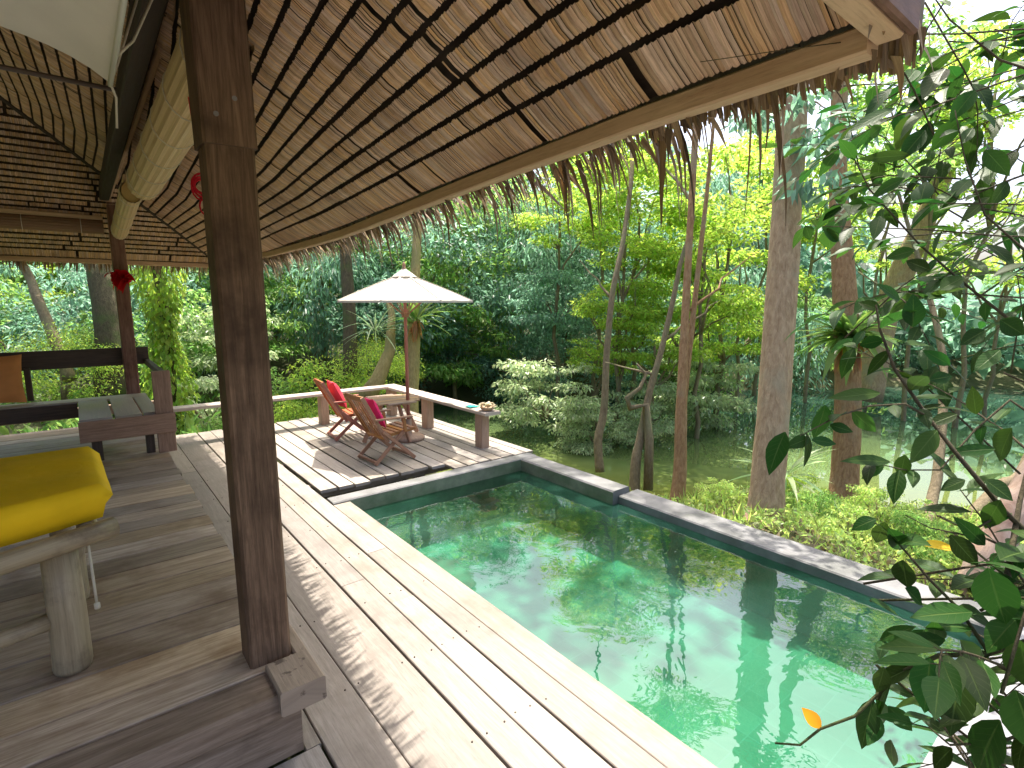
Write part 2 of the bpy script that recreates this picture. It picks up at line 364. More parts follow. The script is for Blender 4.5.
def height(P):
    P = np.asarray(P, float); d = lake_sd(P); x, y = P[:, 0], P[:, 1]
    n = .12*np.sin(x*1.3+y*.7)+.09*np.sin(y*1.9-x*.8+1)+.05*np.sin(3.1*x+2.3*y)
    far = np.clip((y+x*.45-13)/3, 0, 1)
    land = WATER+.95*(1-np.exp(-np.maximum(d, 0)/.9)) + far*np.minimum(.16*np.maximum(d-.5, 0), 5) + n*np.clip(d/2, 0, 1)
    z = np.where(d < 0, WATER-np.minimum(.9, .4*-d), land)
    under = (x > -4.6) & (x < 4.63) & (y > -4.6) & (y < 9.43)
    z = np.where(under, -1.9, z)
    return z
def gz(x, y): return float(height([(x, y)])[0])
xs = sorted(set(list(np.arange(-14, 24, .33))+list(np.arange(-160, -14, 9))+list(np.arange(24, 170, 7))+[-4.61, -4.59, 4.62, 4.635]))
ys = sorted(set(list(np.arange(-8, 24, .33))+list(np.arange(-160, -8, 9))+list(np.arange(24, 170, 7))+[-4.61, -4.59, 9.42, 9.44]))
GX, GY = np.meshgrid(xs, ys); P = np.stack([GX.ravel(), GY.ravel()], 1); Z = height(P)
g = MB(); g.v = [(a, b, c) for (a, b), c in zip(P, Z)]; nx = len(xs)
for j in range(len(ys)-1):
    for i in range(nx-1):
        a = j*nx+i; g.face((a, a+1, a+nx+1, a+nx), ((0, 0), (1, 0), (1, 1), (0, 1)), True)
tag(g.build('ground', M['soil']), kind='structure')
g = MB(); g.v = [(a, b, WATER) for a, b in LAKE]
# slightly larger sheet, its rim lies inside the banks
cxl, cyl = LP.mean(0); g.v = [(cxl+(a-cxl)*1.06, cyl+(b-cyl)*1.06, WATER) for a, b in LAKE]
g.v = [(1, -30, WATER), (60, -30, WATER), (60, 22, WATER), (1, 22, WATER), (4.9, 9.7, WATER), (4.9, -30, WATER)]
g.v = [(4.9, -30, WATER), (60, -30, WATER), (60, 22, WATER), (1, 22, WATER), (1, 9.7, WATER), (4.9, 9.7, WATER)]
g.face(tuple(range(6)), [(v[0], v[1]) for v in g.v])
tag(g.build('lake_water', M['lake']), kind='structure')

# ------------------------------------------------------------------ lower deck, jetty, pool
g = MB()
def plank(x0, x1, y0, y1, z=0, t=.035):
    dz = random.uniform(-.002, .002)
    g.box(x0, x1, y0, y1, z-t+dz, z+dz, ch=.004)
def plank_run(x0, x1, cuts, gap=.004):
    for a, b in zip(cuts[:-1], cuts[1:]): plank(x0, x1, a+gap/2, b-gap/2)
plank_run(.70, .95, [-4, 1.1, 4.4, 7.2, 9.38])
plank_run(.955, 1.276, [-4, .6, 5.2, 9.40])
plank_run(1.292, 1.466, [-4, 3.54, 6.4, 9.37])
plank_run(1.472, 1.632, [-4, 3.12, 6.9, 9.40])
plank_run(1.645, 1.815, [-4, 3.90, 7.6, 9.38])
plank_run(1.820, 1.992, [-4, .9, 5.1])
plank(.625, .693, 2.26, 9.1)
x = .69
while x > -4.2:
    w = random.uniform(.28, .34); plank_run(x-w, x-.008, [-4, -.5, 2.256]); x -= w
tag(g.build('pool_deck', M['deck']), kind='structure')
g = MB()
for a, b in ((.70, .95), (.955, 1.276), (1.292, 1.466), (1.472, 1.632), (1.645, 1.815)):
    for yy in np.arange(-1, 9.3, .7):
        for q in (a+.035, b-.035):
            if random.random() < .85: g.lathe((q+random.uniform(-.01, .01), yy+.03+random.uniform(-.015, .015), -.004), [(.0048, 0), (.0048, .0066)], n=7, smooth=False)
tag(g.build('deck_nails', M['darkbeam']), kind='structure')
g = MB()
for x0, x1, y0, y1 in ((.7, 1.8, -4, 9.3),):
    for yy in np.arange(-3.8, 9.3, .7): g.box(-4 if yy < 2 else .68, 1.80, yy, yy+.07, -.16, -.04)
xj = 1.868; k = 0
while xj < 4.66:
    w = .155+.03*random.random(); y0 = 5.60+random.uniform(-.03, .04) if xj < 3.3 else 5.36+.02*random.random()
    plank(xj, min(xj+w, 4.68), y0, 9.40+random.uniform(-.04, .03), z=-.002)
    xj += w+(.012 if k % 2 else .026); k += 1
for yy in (5.9, 6.9, 7.9, 8.9): g.box(1.85, 4.62, yy, yy+.1, -.2, -.042)
for px_ in (1.95, 3.3, 4.5):
    for py_ in (6.1, 9.1): g.box(px_, px_+.12, py_, py_+.12, -1.95, -.2)
tag(g.build('jetty_deck', M['jetty']), kind='structure')
g = MB()
g.box(1.820, 4.515, 5.103, 5.285, -.5, .022, ch=.012)
g.box(4.25, 4.515, 3.58, 5.100, -.7, .020, ch=.015)
g.box(4.335, 4.665, .50, 3.577, -.7, -.045, ch=.012)
tag(g.build('pool_coping', M['coping']), kind='structure')
g = MB(); g.box(1.993, 5.6, -4, .497, -.4, -.006, ch=.01)
tag(g.build('concrete_terrace', M['slab']), kind='structure')
# pool shell: walls and floor of green stone
g = MB()
def quad(g, a, b, c, d, uvs): 
    i = len(g.v); g.v += [a, b, c, d]; g.face((i, i+1, i+2, i+3), uvs)
X0, X1, Y0, Y1, ZB = 1.975, 4.333, .50, 5.10, -.66
quad(g, (X0, Y0, ZB), (X1, Y0, ZB), (X1, Y1, ZB), (X0, Y1, ZB), [(X0, Y0), (X1, Y0), (X1, Y1), (X0, Y1)])
for (a, b) in (((X0, Y0), (X0, Y1)), ((X0, Y1), (X1, Y1)), ((X1, Y1), (X1, Y0)), ((X1, Y0), (X0, Y0))):
    Lw = math.hypot(a[0]-b[0], a[1]-b[1])
    quad(g, (*a, ZB), (*b, ZB), (*b, -.23), (*a, -.23), [(0, 0), (Lw, 0), (Lw, 1), (0, 1)])
tag(g.build('pool_basin', M['tiles']), kind='structure')
g = MB()
quad(g, (X0+.002, Y1-.002, -.30), (X1, Y1-.002, -.30), (X1, Y1-.002, .008), (X0+.002, Y1-.002, .008), [(0, 0), (3, 0), (3, 1), (0, 1)])
quad(g, (X0+.002, Y0, -.30), (X0+.002, Y1, -.30), (X0+.002, Y1, -.04), (X0+.002, Y0, -.04), [(0, 0), (3, 0), (3, 1), (0, 1)])
quad(g, (4.248, Y1, -.30), (4.248, 3.58, -.30), (4.248, 3.58, .006), (4.248, Y1, .006), [(0, 0), (3, 0), (3, 1), (0, 1)])
tag(g.build('pool_wall_band', M['wallin']), kind='structure')
g = MB(); quad(g, (X0, Y0, -.13), (X1, Y0, -.13), (X1, Y1, -.13), (X0, Y1, -.13), [(0, 0), (1, 0), (1, 1), (0, 1)])
tag(g.build('pool_water', M['water']), kind='structure')

# ------------------------------------------------------------------ pavilion
PAV = empty('thatched_pavilion', (0, 0, 0), 'open timber pavilion with wide palm thatch roof over the raised board floor', 'pavilion')
FZ = .35
g = MB(); yb = 2.42
while yb < 9.1:
    w = random.choice((.19, .22, .25, .29)); w = min(w, 9.12-yb)
    xe = .655+random.uniform(-.012, .012)
    c1 = random.uniform(-2.6, -.6)
    g.box(-4.1, c1, yb+.003, yb+w-.005, FZ-.03, FZ+random.uniform(-.001, .001)); g.box(c1+.003, xe, yb+.003, yb+w-.005, FZ-.03, FZ+random.uniform(-.001, .001)); yb += w
g.build('floor', M['floor'], PAV)
g = MB(); g.box(-4.1, .60, 2.215, 2.416, .235, FZ+.002, ch=.012); g.build('floor_beam', M['sill'], PAV)
g = MB(); g.box(-4.1, .615, 2.26, 2.42, 0.0, .232, ch=.01); g.build('floor_beam', M['sill'], PAV)
g = MB(); g.box(.52, .615, 2.425, 9.1, .0, .315, ch=.01); g.build('floor_beam', M['floor'], PAV)
g = MB(); g.box(.515, .705, 2.185, 2.42, .268, FZ+.03, ch=.008); g.build('beam_block', M['block'], PAV)
g = MB(); g.box(.65, .71, 2.425, 2.70, .25, FZ+.02, ch=.008); g.build('beam_block', M['block'], PAV)
# posts (main post has an upper spliced part, slightly thicker)
def post(x, y, z0, z1, w, splice=None, m='post'):
    g = MB(); zs = splice or z1
    g.beam((x, y, z0), (x-(.010 if splice else 0), y, zs), w, w*.95, up=(0, 1, 0), ch=.012)
    p = g.build('post', M[m], PAV)
    if splice:
        g = MB(); g.beam((x-.012, y-.004, splice-.004), (x-.032, y-.03, z1), w+.018, w+.02, up=(0, 1, 0), ch=.01); g.build('post_splice', M[m], p)
        for dx, dz in ((-.05, .10), (.02, .17)):
            g = MB(); g.beam((x-.01+dx, y-w/2-.022, splice+dz), (x-.01+dx, y-w/2-.008, splice+dz), .018, .018, ch=.005); g.build('bolt', M['steel'], p)
    return p
post(.555, 2.55, FZ, 3.4, .180, splice=2.62)
M['farpost'] = wood('brown_post_wood', (.12, .05, .03), (.27, .14, .088), rough=.5, grain=(1.5, 14), var=(.95, 1.05), stain=(.05, .022, .012), stain_scale=2.5, spec=.1)
post(.50, 8.70, FZ, 3.4, .15, m='farpost')
post(-3.6, 2.55, FZ, 3.4, .15); post(-3.6, 8.70, FZ, 3.4, .15)
# roof geometry
ZE, SL = 2.605, .62
YN, YF, XL = .47, 9.62, -4.9
EAVE = [(YN, 1.385), (1.0, 1.41), (1.94, 1.50), (4.38, 1.73), (6.95, 1.85), (YF, 1.82)]
def xe(y): return float(np.interp(y, [a for a, _ in EAVE], [b for _, b in EAVE]))
HALF = 3.25
def p_long(y, u, off=0): return Vector((xe(y)-u, y, ZE+SL*u+off))
def p_far(x, u, off=0): return Vector((x, YF-u, ZE+SL*u+off))
def p_near(x, u, off=0): return Vector((x, YN+u, ZE+SL*u+off))
def p_left(y, u, off=0): return Vector((XL+u, y, ZE+SL*u+off))
# outer thatch body: four slopes, thick
g = MB()
OV = .13; OVN = .03
def slope_slab(c0, c1, c2, c3, up0, up1):
    i = len(g.v)
    lo = [Vector(c)+Vector((0, 0, up0)) for c in (c0, c1, c2, c3)]; hi = [Vector(c)+Vector((0, 0, up1)) for c in (c0, c1, c2, c3)]
    g.v += [tuple(p) for p in lo+hi]
    for f in ((0, 3, 2, 1), (4, 5, 6, 7), (0, 1, 5, 4), (1, 2, 6, 5), (2, 3, 7, 6), (3, 0, 4, 7)):
        g.face(tuple(i+k for k in f), [(0, 0), (4, 0), (4, 3), (0, 3)])
zo = ZE-SL*OV; rx0 = 1.68-HALF; zr = ZE+SL*HALF
NE, NW, FE, FW = (xe(YN)+OVN, YN-OVN, zo+SL*(OV-OVN)), (XL-OV, YN-OVN, zo+SL*(OV-OVN)), (xe(YF)+OV, YF+OV, zo), (XL-OV, YF+OV, zo)
ME = (xe(4.4)+OV+.0, 4.4, zo)
RN, RF = (rx0, YN+HALF, zr), (rx0, YF-HALF, zr)
ysm = list(np.linspace(YN-OVN, YF+OV, 25))
def ulim(y): return max(.0, min(HALF, y-YN+.0, YF-y+.0))
for k_ in range(24):
    a, b = ysm[k_], ysm[k_+1]
    q = [p_long(a, -OV, 0), p_long(b, -OV, 0), p_long(b, ulim(b), 0), p_long(a, ulim(a), 0)]
    slope_slab(*[tuple(v) for v in q], .05, .2)
slope_slab(FE, FW, RF, (RF[0]+.01, RF[1], RF[2]), .052, .2); slope_slab(NW, NE, RN, (RN[0]+.01, RN[1], RN[2]), .052, .2); slope_slab(FW, NW, RN, RF, .05, .2)
ROOF = g.build('thatch_roof', M['thatchtop'], PAV)
# dark under layer and ceiling strips
def strips(pf, a0f, a1f, u0, u1, row, first, seam, seam0, name, stagger=.06):
    """leaf strips hang in rows up the slope; pf(a,u,off)"""
    g = MB(); d = MB(); u = u0; r = 0
    while u < u1:
        w = first if r == 0 else row*random.uniform(.92, 1.08)
        a0, a1 = a0f(u), a1f(u)
        if a1-a0 < .1: break
        a = a0; nxt = seam0+random.uniform(-stagger, stagger)+.03*r
        while nxt < a0: nxt += seam
        rowdz = random.uniform(-.004, .004)
        while a < a1:
            b = a+random.uniform(.010, .023)
            gap = 0
            if b > nxt: b = nxt; gap = .028; nxt += seam+random.uniform(-.04, .04); rowdz = random.uniform(-.008, .006)
            b = min(b, a1)
            if b-a > .004:
                j = random.uniform(-.005, .005); lo = u+.002+random.uniform(0, .003); hi = u+w-(.021 if name == 'far' else .014)+random.uniform(-.002, .002)
                z0 = -.001+rowdz*.5+random.uniform(-.001, .001); z1 = -.004+rowdz*.5+random.uniform(-.0015, .001)
                t = random.uniform(-.0025, .0025)
                if random.random() < .992:
                    mid = (a+b)/2; um = (lo+hi)/2
                    pts = []
                    for uu, zz in ((lo, z0), (um, (z0+z1)/2-.004), (hi, z1)):
                        pts += [pf(a+.0006+j*0, uu, zz+t), pf(mid, uu, zz-.004), pf(b-.0006, uu, zz-t)]
                    i = len(g.v); g.v += [tuple(p) for p in pts]; o = random.random()*20; q = random.random()*20
                    for rr in (0, 1):
                        for cc in (0, 1):
                            k = i+rr*3+cc
                            g.face((k, k+1, k+4, k+3), [(o+rr*w/2, q+cc*.012), (o+rr*w/2, q+cc*.012+.012), (o+rr*w/2+w/2, q+cc*.012+.012), (o+rr*w/2+w/2, q+cc*.012)])
            a = b+gap
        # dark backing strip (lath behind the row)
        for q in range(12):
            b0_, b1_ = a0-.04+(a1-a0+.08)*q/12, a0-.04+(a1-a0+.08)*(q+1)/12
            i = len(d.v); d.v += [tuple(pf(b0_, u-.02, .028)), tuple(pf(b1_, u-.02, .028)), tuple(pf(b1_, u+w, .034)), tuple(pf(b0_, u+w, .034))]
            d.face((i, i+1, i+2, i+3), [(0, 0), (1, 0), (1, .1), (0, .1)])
        u += w; r += 1
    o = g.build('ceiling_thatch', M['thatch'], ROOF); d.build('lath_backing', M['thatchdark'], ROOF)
    return o
strips(p_long, lambda u: YN+u+.01, lambda u: YF-u-.01, .0, 2.6, .080, .155, 1.13, 1.62, 'long')
strips(p_far, lambda u: XL+u+.01, lambda u: xe(YF)-u-.01, .0, 2.6, .085, .15, 1.1, -4.4, 'far')
strips(p_near, lambda u: XL+u+.01, lambda u: xe(YN)-u-.01, .0, 2.4, .085, .15, 1.1, -4.4, 'near')
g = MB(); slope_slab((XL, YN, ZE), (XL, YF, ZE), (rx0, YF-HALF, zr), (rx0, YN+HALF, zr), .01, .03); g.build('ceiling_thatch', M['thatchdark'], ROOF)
# eave beams
def poly_beam(pts, w, h, name, mat, parent):
    g = MB(); u = 0
    rings = []; us = [0]
    for i, p in enumerate(pts):
        p = Vector(p); d = (Vector(pts[min(i+1, len(pts)-1)])-Vector(pts[max(i-1, 0)])).normalized(); x = d.cross(Vector((0, 0, 1))).normalized(); c = .006
        rings.append([p+x*a+Vector((0, 0, b)) for a, b in ((-w/2+c, -h/2), (w/2-c, -h/2), (w/2, -h/2+c), (w/2, h/2-c), (w/2-c, h/2), (-w/2+c, h/2), (-w/2, h/2-c), (-w/2, -h/2+c))])
        if i: us.append(us[-1]+(p-Vector(pts[i-1])).length)
    g.loft(rings, us); return g.build(name, mat, parent)
poly_beam([(xe(y)+.03, y, ZE-.045+.012*math.sin(y)) for y in np.linspace(YN+.03, YF-.0, 15)], .055, .062, 'eave_beam', M['palewood'], ROOF)
poly_beam([(x, YF+.03, ZE-.045) for x in np.linspace(xe(YF)+.055, XL, 9)], .055, .062, 'eave_beam', M['palewood'], ROOF)
poly_beam([(x, YN+.0, ZE-.02) for x in np.linspace(xe(YN)+.03, XL, 9)], .055, .065, 'eave_beam', M['palewood'], ROOF)
poly_beam([(x, YN-.040, ZE-.005) for x in np.linspace(xe(YN)+.04, XL, 9)], .02, .09, 'eave_beam', M['farpost'], ROOF)
poly_beam([(XL, y, ZE-.045) for y in np.linspace(YN+.1, YF-.1, 5)], .055, .062, 'eave_beam', M['palewood'], ROOF)
# hip rafters
for (a, b) in (((xe(YF)-.1, YF-.1), (-1, -1)), ((xe(YN)-.1, YN+.1), (-1, 1)), ((XL+.1, YF-.1), (1, -1))):
    g = MB(); t = 2.9; g.beam((a[0], a[1], ZE+SL*.1+.012), (a[0]+b[0]*t, a[1]+b[1]*t, ZE+SL*(t+.1)+.012), .05, .06, ch=.006); g.build('hip_rafter', M['darkbeam'], ROOF)
# drooping thatch fringe
def ribbon(g, p, d, L, w, droop, n=4):
    p = Vector(p); d = Vector(d).normalized(); side = Vector((0, 0, 1)).cross(d)
    if side.length < .1: side = Vector((random.random()-.5, random.random()-.5, 0))
    side.normalize(); a = random.uniform(0, 6.28); side = (side*math.cos(a*.25)+d.cross(side)*math.sin(a*.25)).normalized()
    i = len(g.v); o = random.random()*9
    cur = p.copy(); dd = d.copy()
    for k in range(n+1):
        ww = w*(1-(k/n)**1.5*.92)*.5
        g.v += [tuple(cur-side*ww), tuple(cur+side*ww)]
        dd = (dd+Vector((random.uniform(-.1, .1), random.uniform(-.1, .1), -droop/n*3))).normalized(); cur = cur+dd*(L/n)
    for k in range(n):
        b = i+2*k; g.face((b, b+1, b+3, b+2), [(o+k*L/n, o), (o+k*L/n, o+w), (o+(k+1)*L/n, o+w), (o+(k+1)*L/n, o)], True)
g = MB()
def fringe_line(pt, outd, length, clump_rng, dens=120, dead=(0, 0), longness=.5):
    n = int(length*dens)
    for k in range(n):
        t = (k+random.random())/n; p, o = pt(t), Vector(outd)
        ribbon(g, p+o*random.uniform(-.10, .05)+Vector((0, 0, random.uniform(-.02, .08))), o+Vector((random.uniform(-.4, .4), random.uniform(-.4, .4), -.62)), random.uniform(.09, .22)*(.4 if o.y < 0 else 1)*(.45+.55*min(1, max(0, (p.y-.7)/.8)) if o.x > 0 else 1), random.uniform(.014, .034), random.uniform(.1, .6))
    t = 0
    while t < 1:
        t += random.uniform(.010, .05)*7/length
        if dead[0] < t < dead[1] or t > 1: continue
        for k in range(random.randint(3, 8)):
            ribbon(g, pt(min(1, t+random.uniform(-.06, .06)/length))+Vector((0, 0, random.uniform(-.02, .03))), Vector(outd)+Vector((random.uniform(-.25, .25), random.uniform(-.25, .25), -1.1)), random.uniform(*clump_rng), random.uniform(.012, .03), random.uniform(.5, 1.2), 5)
OV2 = .10
fringe_line(lambda t: Vector((xe(YN+.2+t*(YF-YN))+OV2, YN-.05+t*(YF-YN+.2), ZE-SL*OV2+.01)), (1, 0, 0), 9.3, (.16, .34), dead=(-1, .03))
fringe_line(lambda t: Vector((xe(YF)+.2-t*6.6, YF+OV2, ZE-SL*OV2+.02)), (0, 1, 0), 6.6, (.10, .24))
fringe_line(lambda t: Vector((xe(YN)+.02-t*6.0, YN-.0, ZE-.0)), (0, -.25, 0), 6.0, (.04, .09), dens=90, dead=(-1, .2))
for k in range(170):     # blunt cut ends right under the eave beam
    y = YN-.03+(k/170)**1.3*.75; p = Vector((xe(max(y, YN))+.075+random.uniform(0, .03), y, ZE-.02)); L = random.uniform(.035, .075); w_ = random.uniform(.006, .014)
    i = len(g.v); o_ = random.random()*9; tl = random.uniform(-.01, .01)
    g.v += [tuple(p+Vector((0, -w_/2, 0))), tuple(p+Vector((0, w_/2, 0))), tuple(p+Vector((.02, w_/2+tl, -L))), tuple(p+Vector((.02, -w_/2+tl, -L-random.uniform(0, .01))))]
    g.face((i, i+1, i+2, i+3), [(o_, o_), (o_, o_+w_), (o_+L, o_+w_), (o_+L, o_)])
tag(g.build('thatch_fringe', M['fringe'], ROOF))
# solid thatch butt behind the fringe
g = MB()
for (c0, c1) in ((NE, ME), (ME, FE), (FE, FW), (NW, NE)):
    pass
# ceiling beams
g = MB(); g.beam((.38, 1.6, 3.34), (.41, 9.0, 3.32), .10, .15, ch=.01); g.build('ceiling_beam', M['darkbeam'], PAV)
g = MB(); g.beam((.58, 8.72, 3.32), (-4.0, 8.72, 3.32), .13, .2, ch=.01); g.build('ceiling_beam', M['darkbeam'], PAV)
g = MB(); g.beam((.5, 2.55, 3.42), (-4.0, 2.55, 3.42), .13, .18, ch=.01); g.build('ceiling_beam', M['darkbeam'], PAV)
g = MB(); g.beam((-3.6, 1.6, 3.32), (-3.6, 9.0, 3.30), .14, .17, ch=.01); g.build('ceiling_beam', M['darkbeam'], PAV)
g = MB(); g.beam((.36, 8.6, 3.42), (-1.5, 6.75, 4.45), .12, .05, ch=.006); g.build('ceiling_rafter', M['darkbeam'], PAV)
g = MB(); g.beam((.49, 2.3, 3.36), (.46, 8.6, 3.30), .035, .05, ch=.008); g.build('blind_batten', M['palewood'], PAV)

# ------------------------------------------------------------------ rolled blinds
def blind(name, p0, p1, r, mat, label, sq=1.0, tail=0):
    p0, p1 = Vector(p0), Vector(p1); c = p0
    root = empty(name, c, label, 'rolled blind', 'rolled bamboo blinds under the roof beams')
    d = (p1-p0); L = d.length; dn = d.normalized(); x = dn.cross(Vector((0, 0, 1))).normalized(); y = x.cross(dn)
    g = MB(); n = 34; rings = []
    for t in (0, .33, .66, 1):
        rings.append([d*t + (x*math.cos(2*math.pi*k/n)*r + y*math.sin(2*math.pi*k/n)*r*sq)*(1+(.035 if k % 2 else -.02)) for k in range(n)])
    g.loft(rings, [0, L/3, L*2/3, L], caps=False)
    # rolled spiral ends set in a little
    for e, s in ((0, 1), (1, -1)):
        i = len(g.v); g.v += [tuple(d*e + dn*s*.03 + (x*math.cos(2*math.pi*k/n)+y*math.sin(2*math.pi*k/n)*sq)*r*.9) for k in range(n)]
        g.face(tuple(range(i, i+n)), [(0, 0)]*n)
    g.build('roll', mat, root)
    for t in np.linspace(.06, .94, max(3, int(L/.5))):
        g = MB(); pts = [d*t + (x*math.cos(a)*r*1.05+y*math.sin(a)*r*sq*1.05) for a in np.linspace(0, 2*math.pi, 17)]
        g.tube(pts, .0035, n=5)
        g.tube([d*t+y*r*sq*.98, d*t+y*(r*sq+.12)-x*.02], .003, n=4); g.build('tie_cord', M['cord'], root)
    g = MB(); g.beam(y*(r*sq+.02)-x*.04, d+y*(r*sq+.02)-x*.04, .02, .05); g.build('hanging_slat', M['palewood'], root)
    return root
blind('rolled_blind', (.60, 2.72, 3.13), (.585, 6.05, 3.06), .125, M['blind'], 'longest cream bamboo blind rolled up beside the big dark post', 1.15)
blind('rolled_blind', (.50, 6.18, 3.00), (.525, 8.55, 2.88), .085, M['blind'], 'shorter cream bamboo blind rolled at the top of the far brown post', 1.2)
blind('rolled_blind', (.38, 8.86, 2.95), (-3.4, 8.86, 2.95), .08, M['blinddark'], 'dark brown blind rolled up along the far eave above the bench', 1.1)

# ------------------------------------------------------------------ white canopy with pole
root = empty('hanging_canopy', (.17, 2.45, 2.84), 'white cloth canopy hung under the dark roof timbers at the top left', 'canopy')
g = MB(); nx_, ny_ = 40, 12
for j in range(ny_+1):
    for i in range(nx_+1):
        u, v = i/nx_, j/ny_
        x = -2.1*(1-u); y = -1.9*v
        sag = -.10*math.sin(math.pi*min(1, (1-u)*2.2))*(1-.3*v) if u > .5 else -.09
        edge = -.05*math.sin(math.pi*((1-u)*4 % 1))*(1-v)
        g.v.append((x+.01*math.sin(9*v), y + .05*math.sin(3.1*(1-u)*4)*(1-v), -.085+.15*(1-math.exp(x/.16)) - .04*math.sin(math.pi*v)*math.sin(math.pi*u)))
for j in range(ny_):
    for i in range(nx_):
        a = j*(nx_+1)+i; g.face((a, a+1, a+nx_+2, a+nx_+1), ((i, j), (i+1, j), (i+1, j+1), (i, j+1)), True)
g.build('cloth', M['sheet'], root)
g = MB()
g.tube([(-.0, .02, -.085), (.0, -1.0, -.08), (0, -1.9, -.085)], .008, n=6)
g.build('hem_cord', M['sheet'], root)
for q in ([(0, 0, -.085), (.03, .06, .0), (.13, .04, .30)], [(0, -.25, -.085), (.06, -.2, .0), (.2, -.2, .32)], [(0, 0, -.085), (.02, .10, -.10), (.015, .13, -.20)]):
    g = MB(); g.tube(q, .0045, n=5); g.build('tie_cord', M['cord'], root)
g = MB(); g.tube([(.2, 2.66, 2.80), (-1.0, 2.70, 2.815), (-2.6, 2.76, 2.80)], .009, n=7)
tag(g.build('canopy_pole', M['benchdark']), 'thin bamboo pole hanging level below the white cloth canopy', 'pole')

# ------------------------------------------------------------------ daybed
root = empty('daybed_frame', (-.13, 3.05, FZ), 'bamboo daybed frame with thick log legs under the yellow mattress', 'daybed')
def rel(*p): return tuple(Vector(p)-Vector((-.13, 3.05, FZ)))
def pole_b(a, b, r, name='rail', m='bamboo'):
    g = MB(); a, b = Vector(a), Vector(b); n = 12; pts = [a.lerp(b, i/n) for i in range(n+1)]
    g.tube(pts, [r*(1.06 if i % 4 == 0 else 1) for i in range(n+1)], n=14); return g.build(name, M[m], root)
pole_b(rel(-1.5, 2.30, .975), rel(.045, 2.96, .985), .044)
pole_b(rel(-1.5, 3.86, .96), rel(-.02, 3.78, .96), .05)
pole_b(rel(-.05, 2.98, .975), rel(-.07, 3.88, .975), .04)
def log_leg(x, y):
    g = MB(); g.tube([rel(x, y, FZ), rel(x, y, FZ+.02), rel(x+.004, y, .6), rel(x, y, .94)], [.070, .074, .070, .066], n=18); return g.build('leg', M['bamboo'], root)
for x, y in ((-.16, 3.0), (-.16, 3.72), (-1.45, 2.5), (-1.45, 3.75)): log_leg(x, y)
pole_b(rel(-1.42, 2.62, .60), rel(-.22, 3.0, .60), .036, 'stretcher')
g = MB(); g.tube([rel(-.06, 3.03, .98), rel(-.055, 2.99, .90), rel(-.052, 2.97, .75), rel(-.05, 2.965, .64)], .006, n=6); g.lathe(rel(-.05, 2.965, .61), [(.002, 0), (.012, .005), (.012, .03), (.003, .035)], n=8); g.build('hanging_cord', M['cord'], root)
def pillow_solid(corners, z0, z1, bulge, name, mat, label, cat, nu=16, rnd=.16):
    """soft slab over a quadrilateral footprint with rounded rim"""
    c = [Vector((*q, 0)) for q in corners]
    def pt(u, v): return c[0]*(1-u)*(1-v)+c[1]*u*(1-v)+c[2]*u*v+c[3]*(1-u)*v
    g = MB()
    for top in (1, 0):
        b = len(g.v)
        for j in range(nu+1):
            for i in range(nu+1):
                u, v = i/nu, j/nu
                eu, ev = min(u, 1-u), min(v, 1-v)
                k = min(1, min(eu, ev)/rnd); prof = math.sqrt(max(0, 1-(1-k)**2))
                zm = (z0+z1)/2; z = zm+(1 if top else -1)*((z1-z0)/2)*(.25+.75*prof if k > 0 else .25) + (bulge*math.sin(math.pi*u)*math.sin(math.pi*v) if top else 0)
                cen = pt(.5, .5); q = pt(u, v); q = q.lerp(cen, .035*(1-prof) if k == 0 and not top else 0)
                dn = .006*math.sin(u*9+v*5)*math.sin(v*11-u*3)
                g.v.append((q.x, q.y, z+dn))
        for j in range(nu):
            for i in range(nu):
                a = b+j*(nu+1)+i; f = (a, a+1, a+nu+2, a+nu+1)
                if not top: f = f[::-1]
                g.face(f, [(0, 0), (1, 0), (1, 1), (0, 1)], True)
    n1 = (nu+1)*(nu+1)
    rim = [(i, 0) for i in range(nu)]+[(nu, j) for j in range(nu)]+[(nu-i, nu) for i in range(nu)]+[(0, nu-j) for j in range(nu)]
    idx = [j*(nu+1)+i for i, j in rim]
    for k in range(len(idx)):
        a, b2 = idx[k], idx[(k+1) % len(idx)]
        g.face((n1+a, n1+b2, b2, a), [(0, 0), (1, 0), (1, 1), (0, 1)], True)
    return tag(g.build(name, mat), label, cat)
pillow_solid([(-1.6, 2.36), (.055, 3.00), (.03, 3.86), (-1.7, 4.0)], 1.024, 1.185, .012, 'mattress', M['yellow'], 'yellow covered mattress lying on the bamboo daybed', 'mattress', nu=36, rnd=.04)

# ------------------------------------------------------------------ corner bench
root = empty('corner_bench', (.3, 7.6, FZ), 'brown timber corner bench with a dark back rail around the far post', 'bench')
def rb(x0, x1, y0, y1, z0, z1): return (x0-.3, x1-.3, y0-7.6, y1-7.6, z0-FZ, z1-FZ)
def bpart(name, mat, *boxes):
    g = MB()
    for b in boxes: g.box(*rb(*b), ch=.006)
    return g.build(name, M[mat], root)
M['seatwood'] = wood('bench_seat_wood', (.30, .255, .205), (.48, .42, .35), rough=.5, var=(.85, 1.1))
bpart('seat', 'seatwood', (-.08, .20, 6.96, 8.3, .775, .805), (.225, .455, 6.96, 8.3, .775, .805), (.475, .62, 7.0, 8.3, .775, .805), (-3.2, .62, 8.32, 8.58, .775, .805))
bpart('front_board', 'bench', (-.09, .755, 6.89, 6.93, .575, .790))
bpart('front_board', 'benchdark', (-3.2, -.09, 8.26, 8.31, .62, .79))
bpart('arm_panel', 'bench', (.575, .745, 6.935, 6.995, FZ, 1.255))
bpart('leg', 'benchdark', (.47, .55, 7.0, 7.08, FZ, .77)); bpart('leg', 'benchdark', (.0, .09, 6.97, 7.05, FZ, .77))
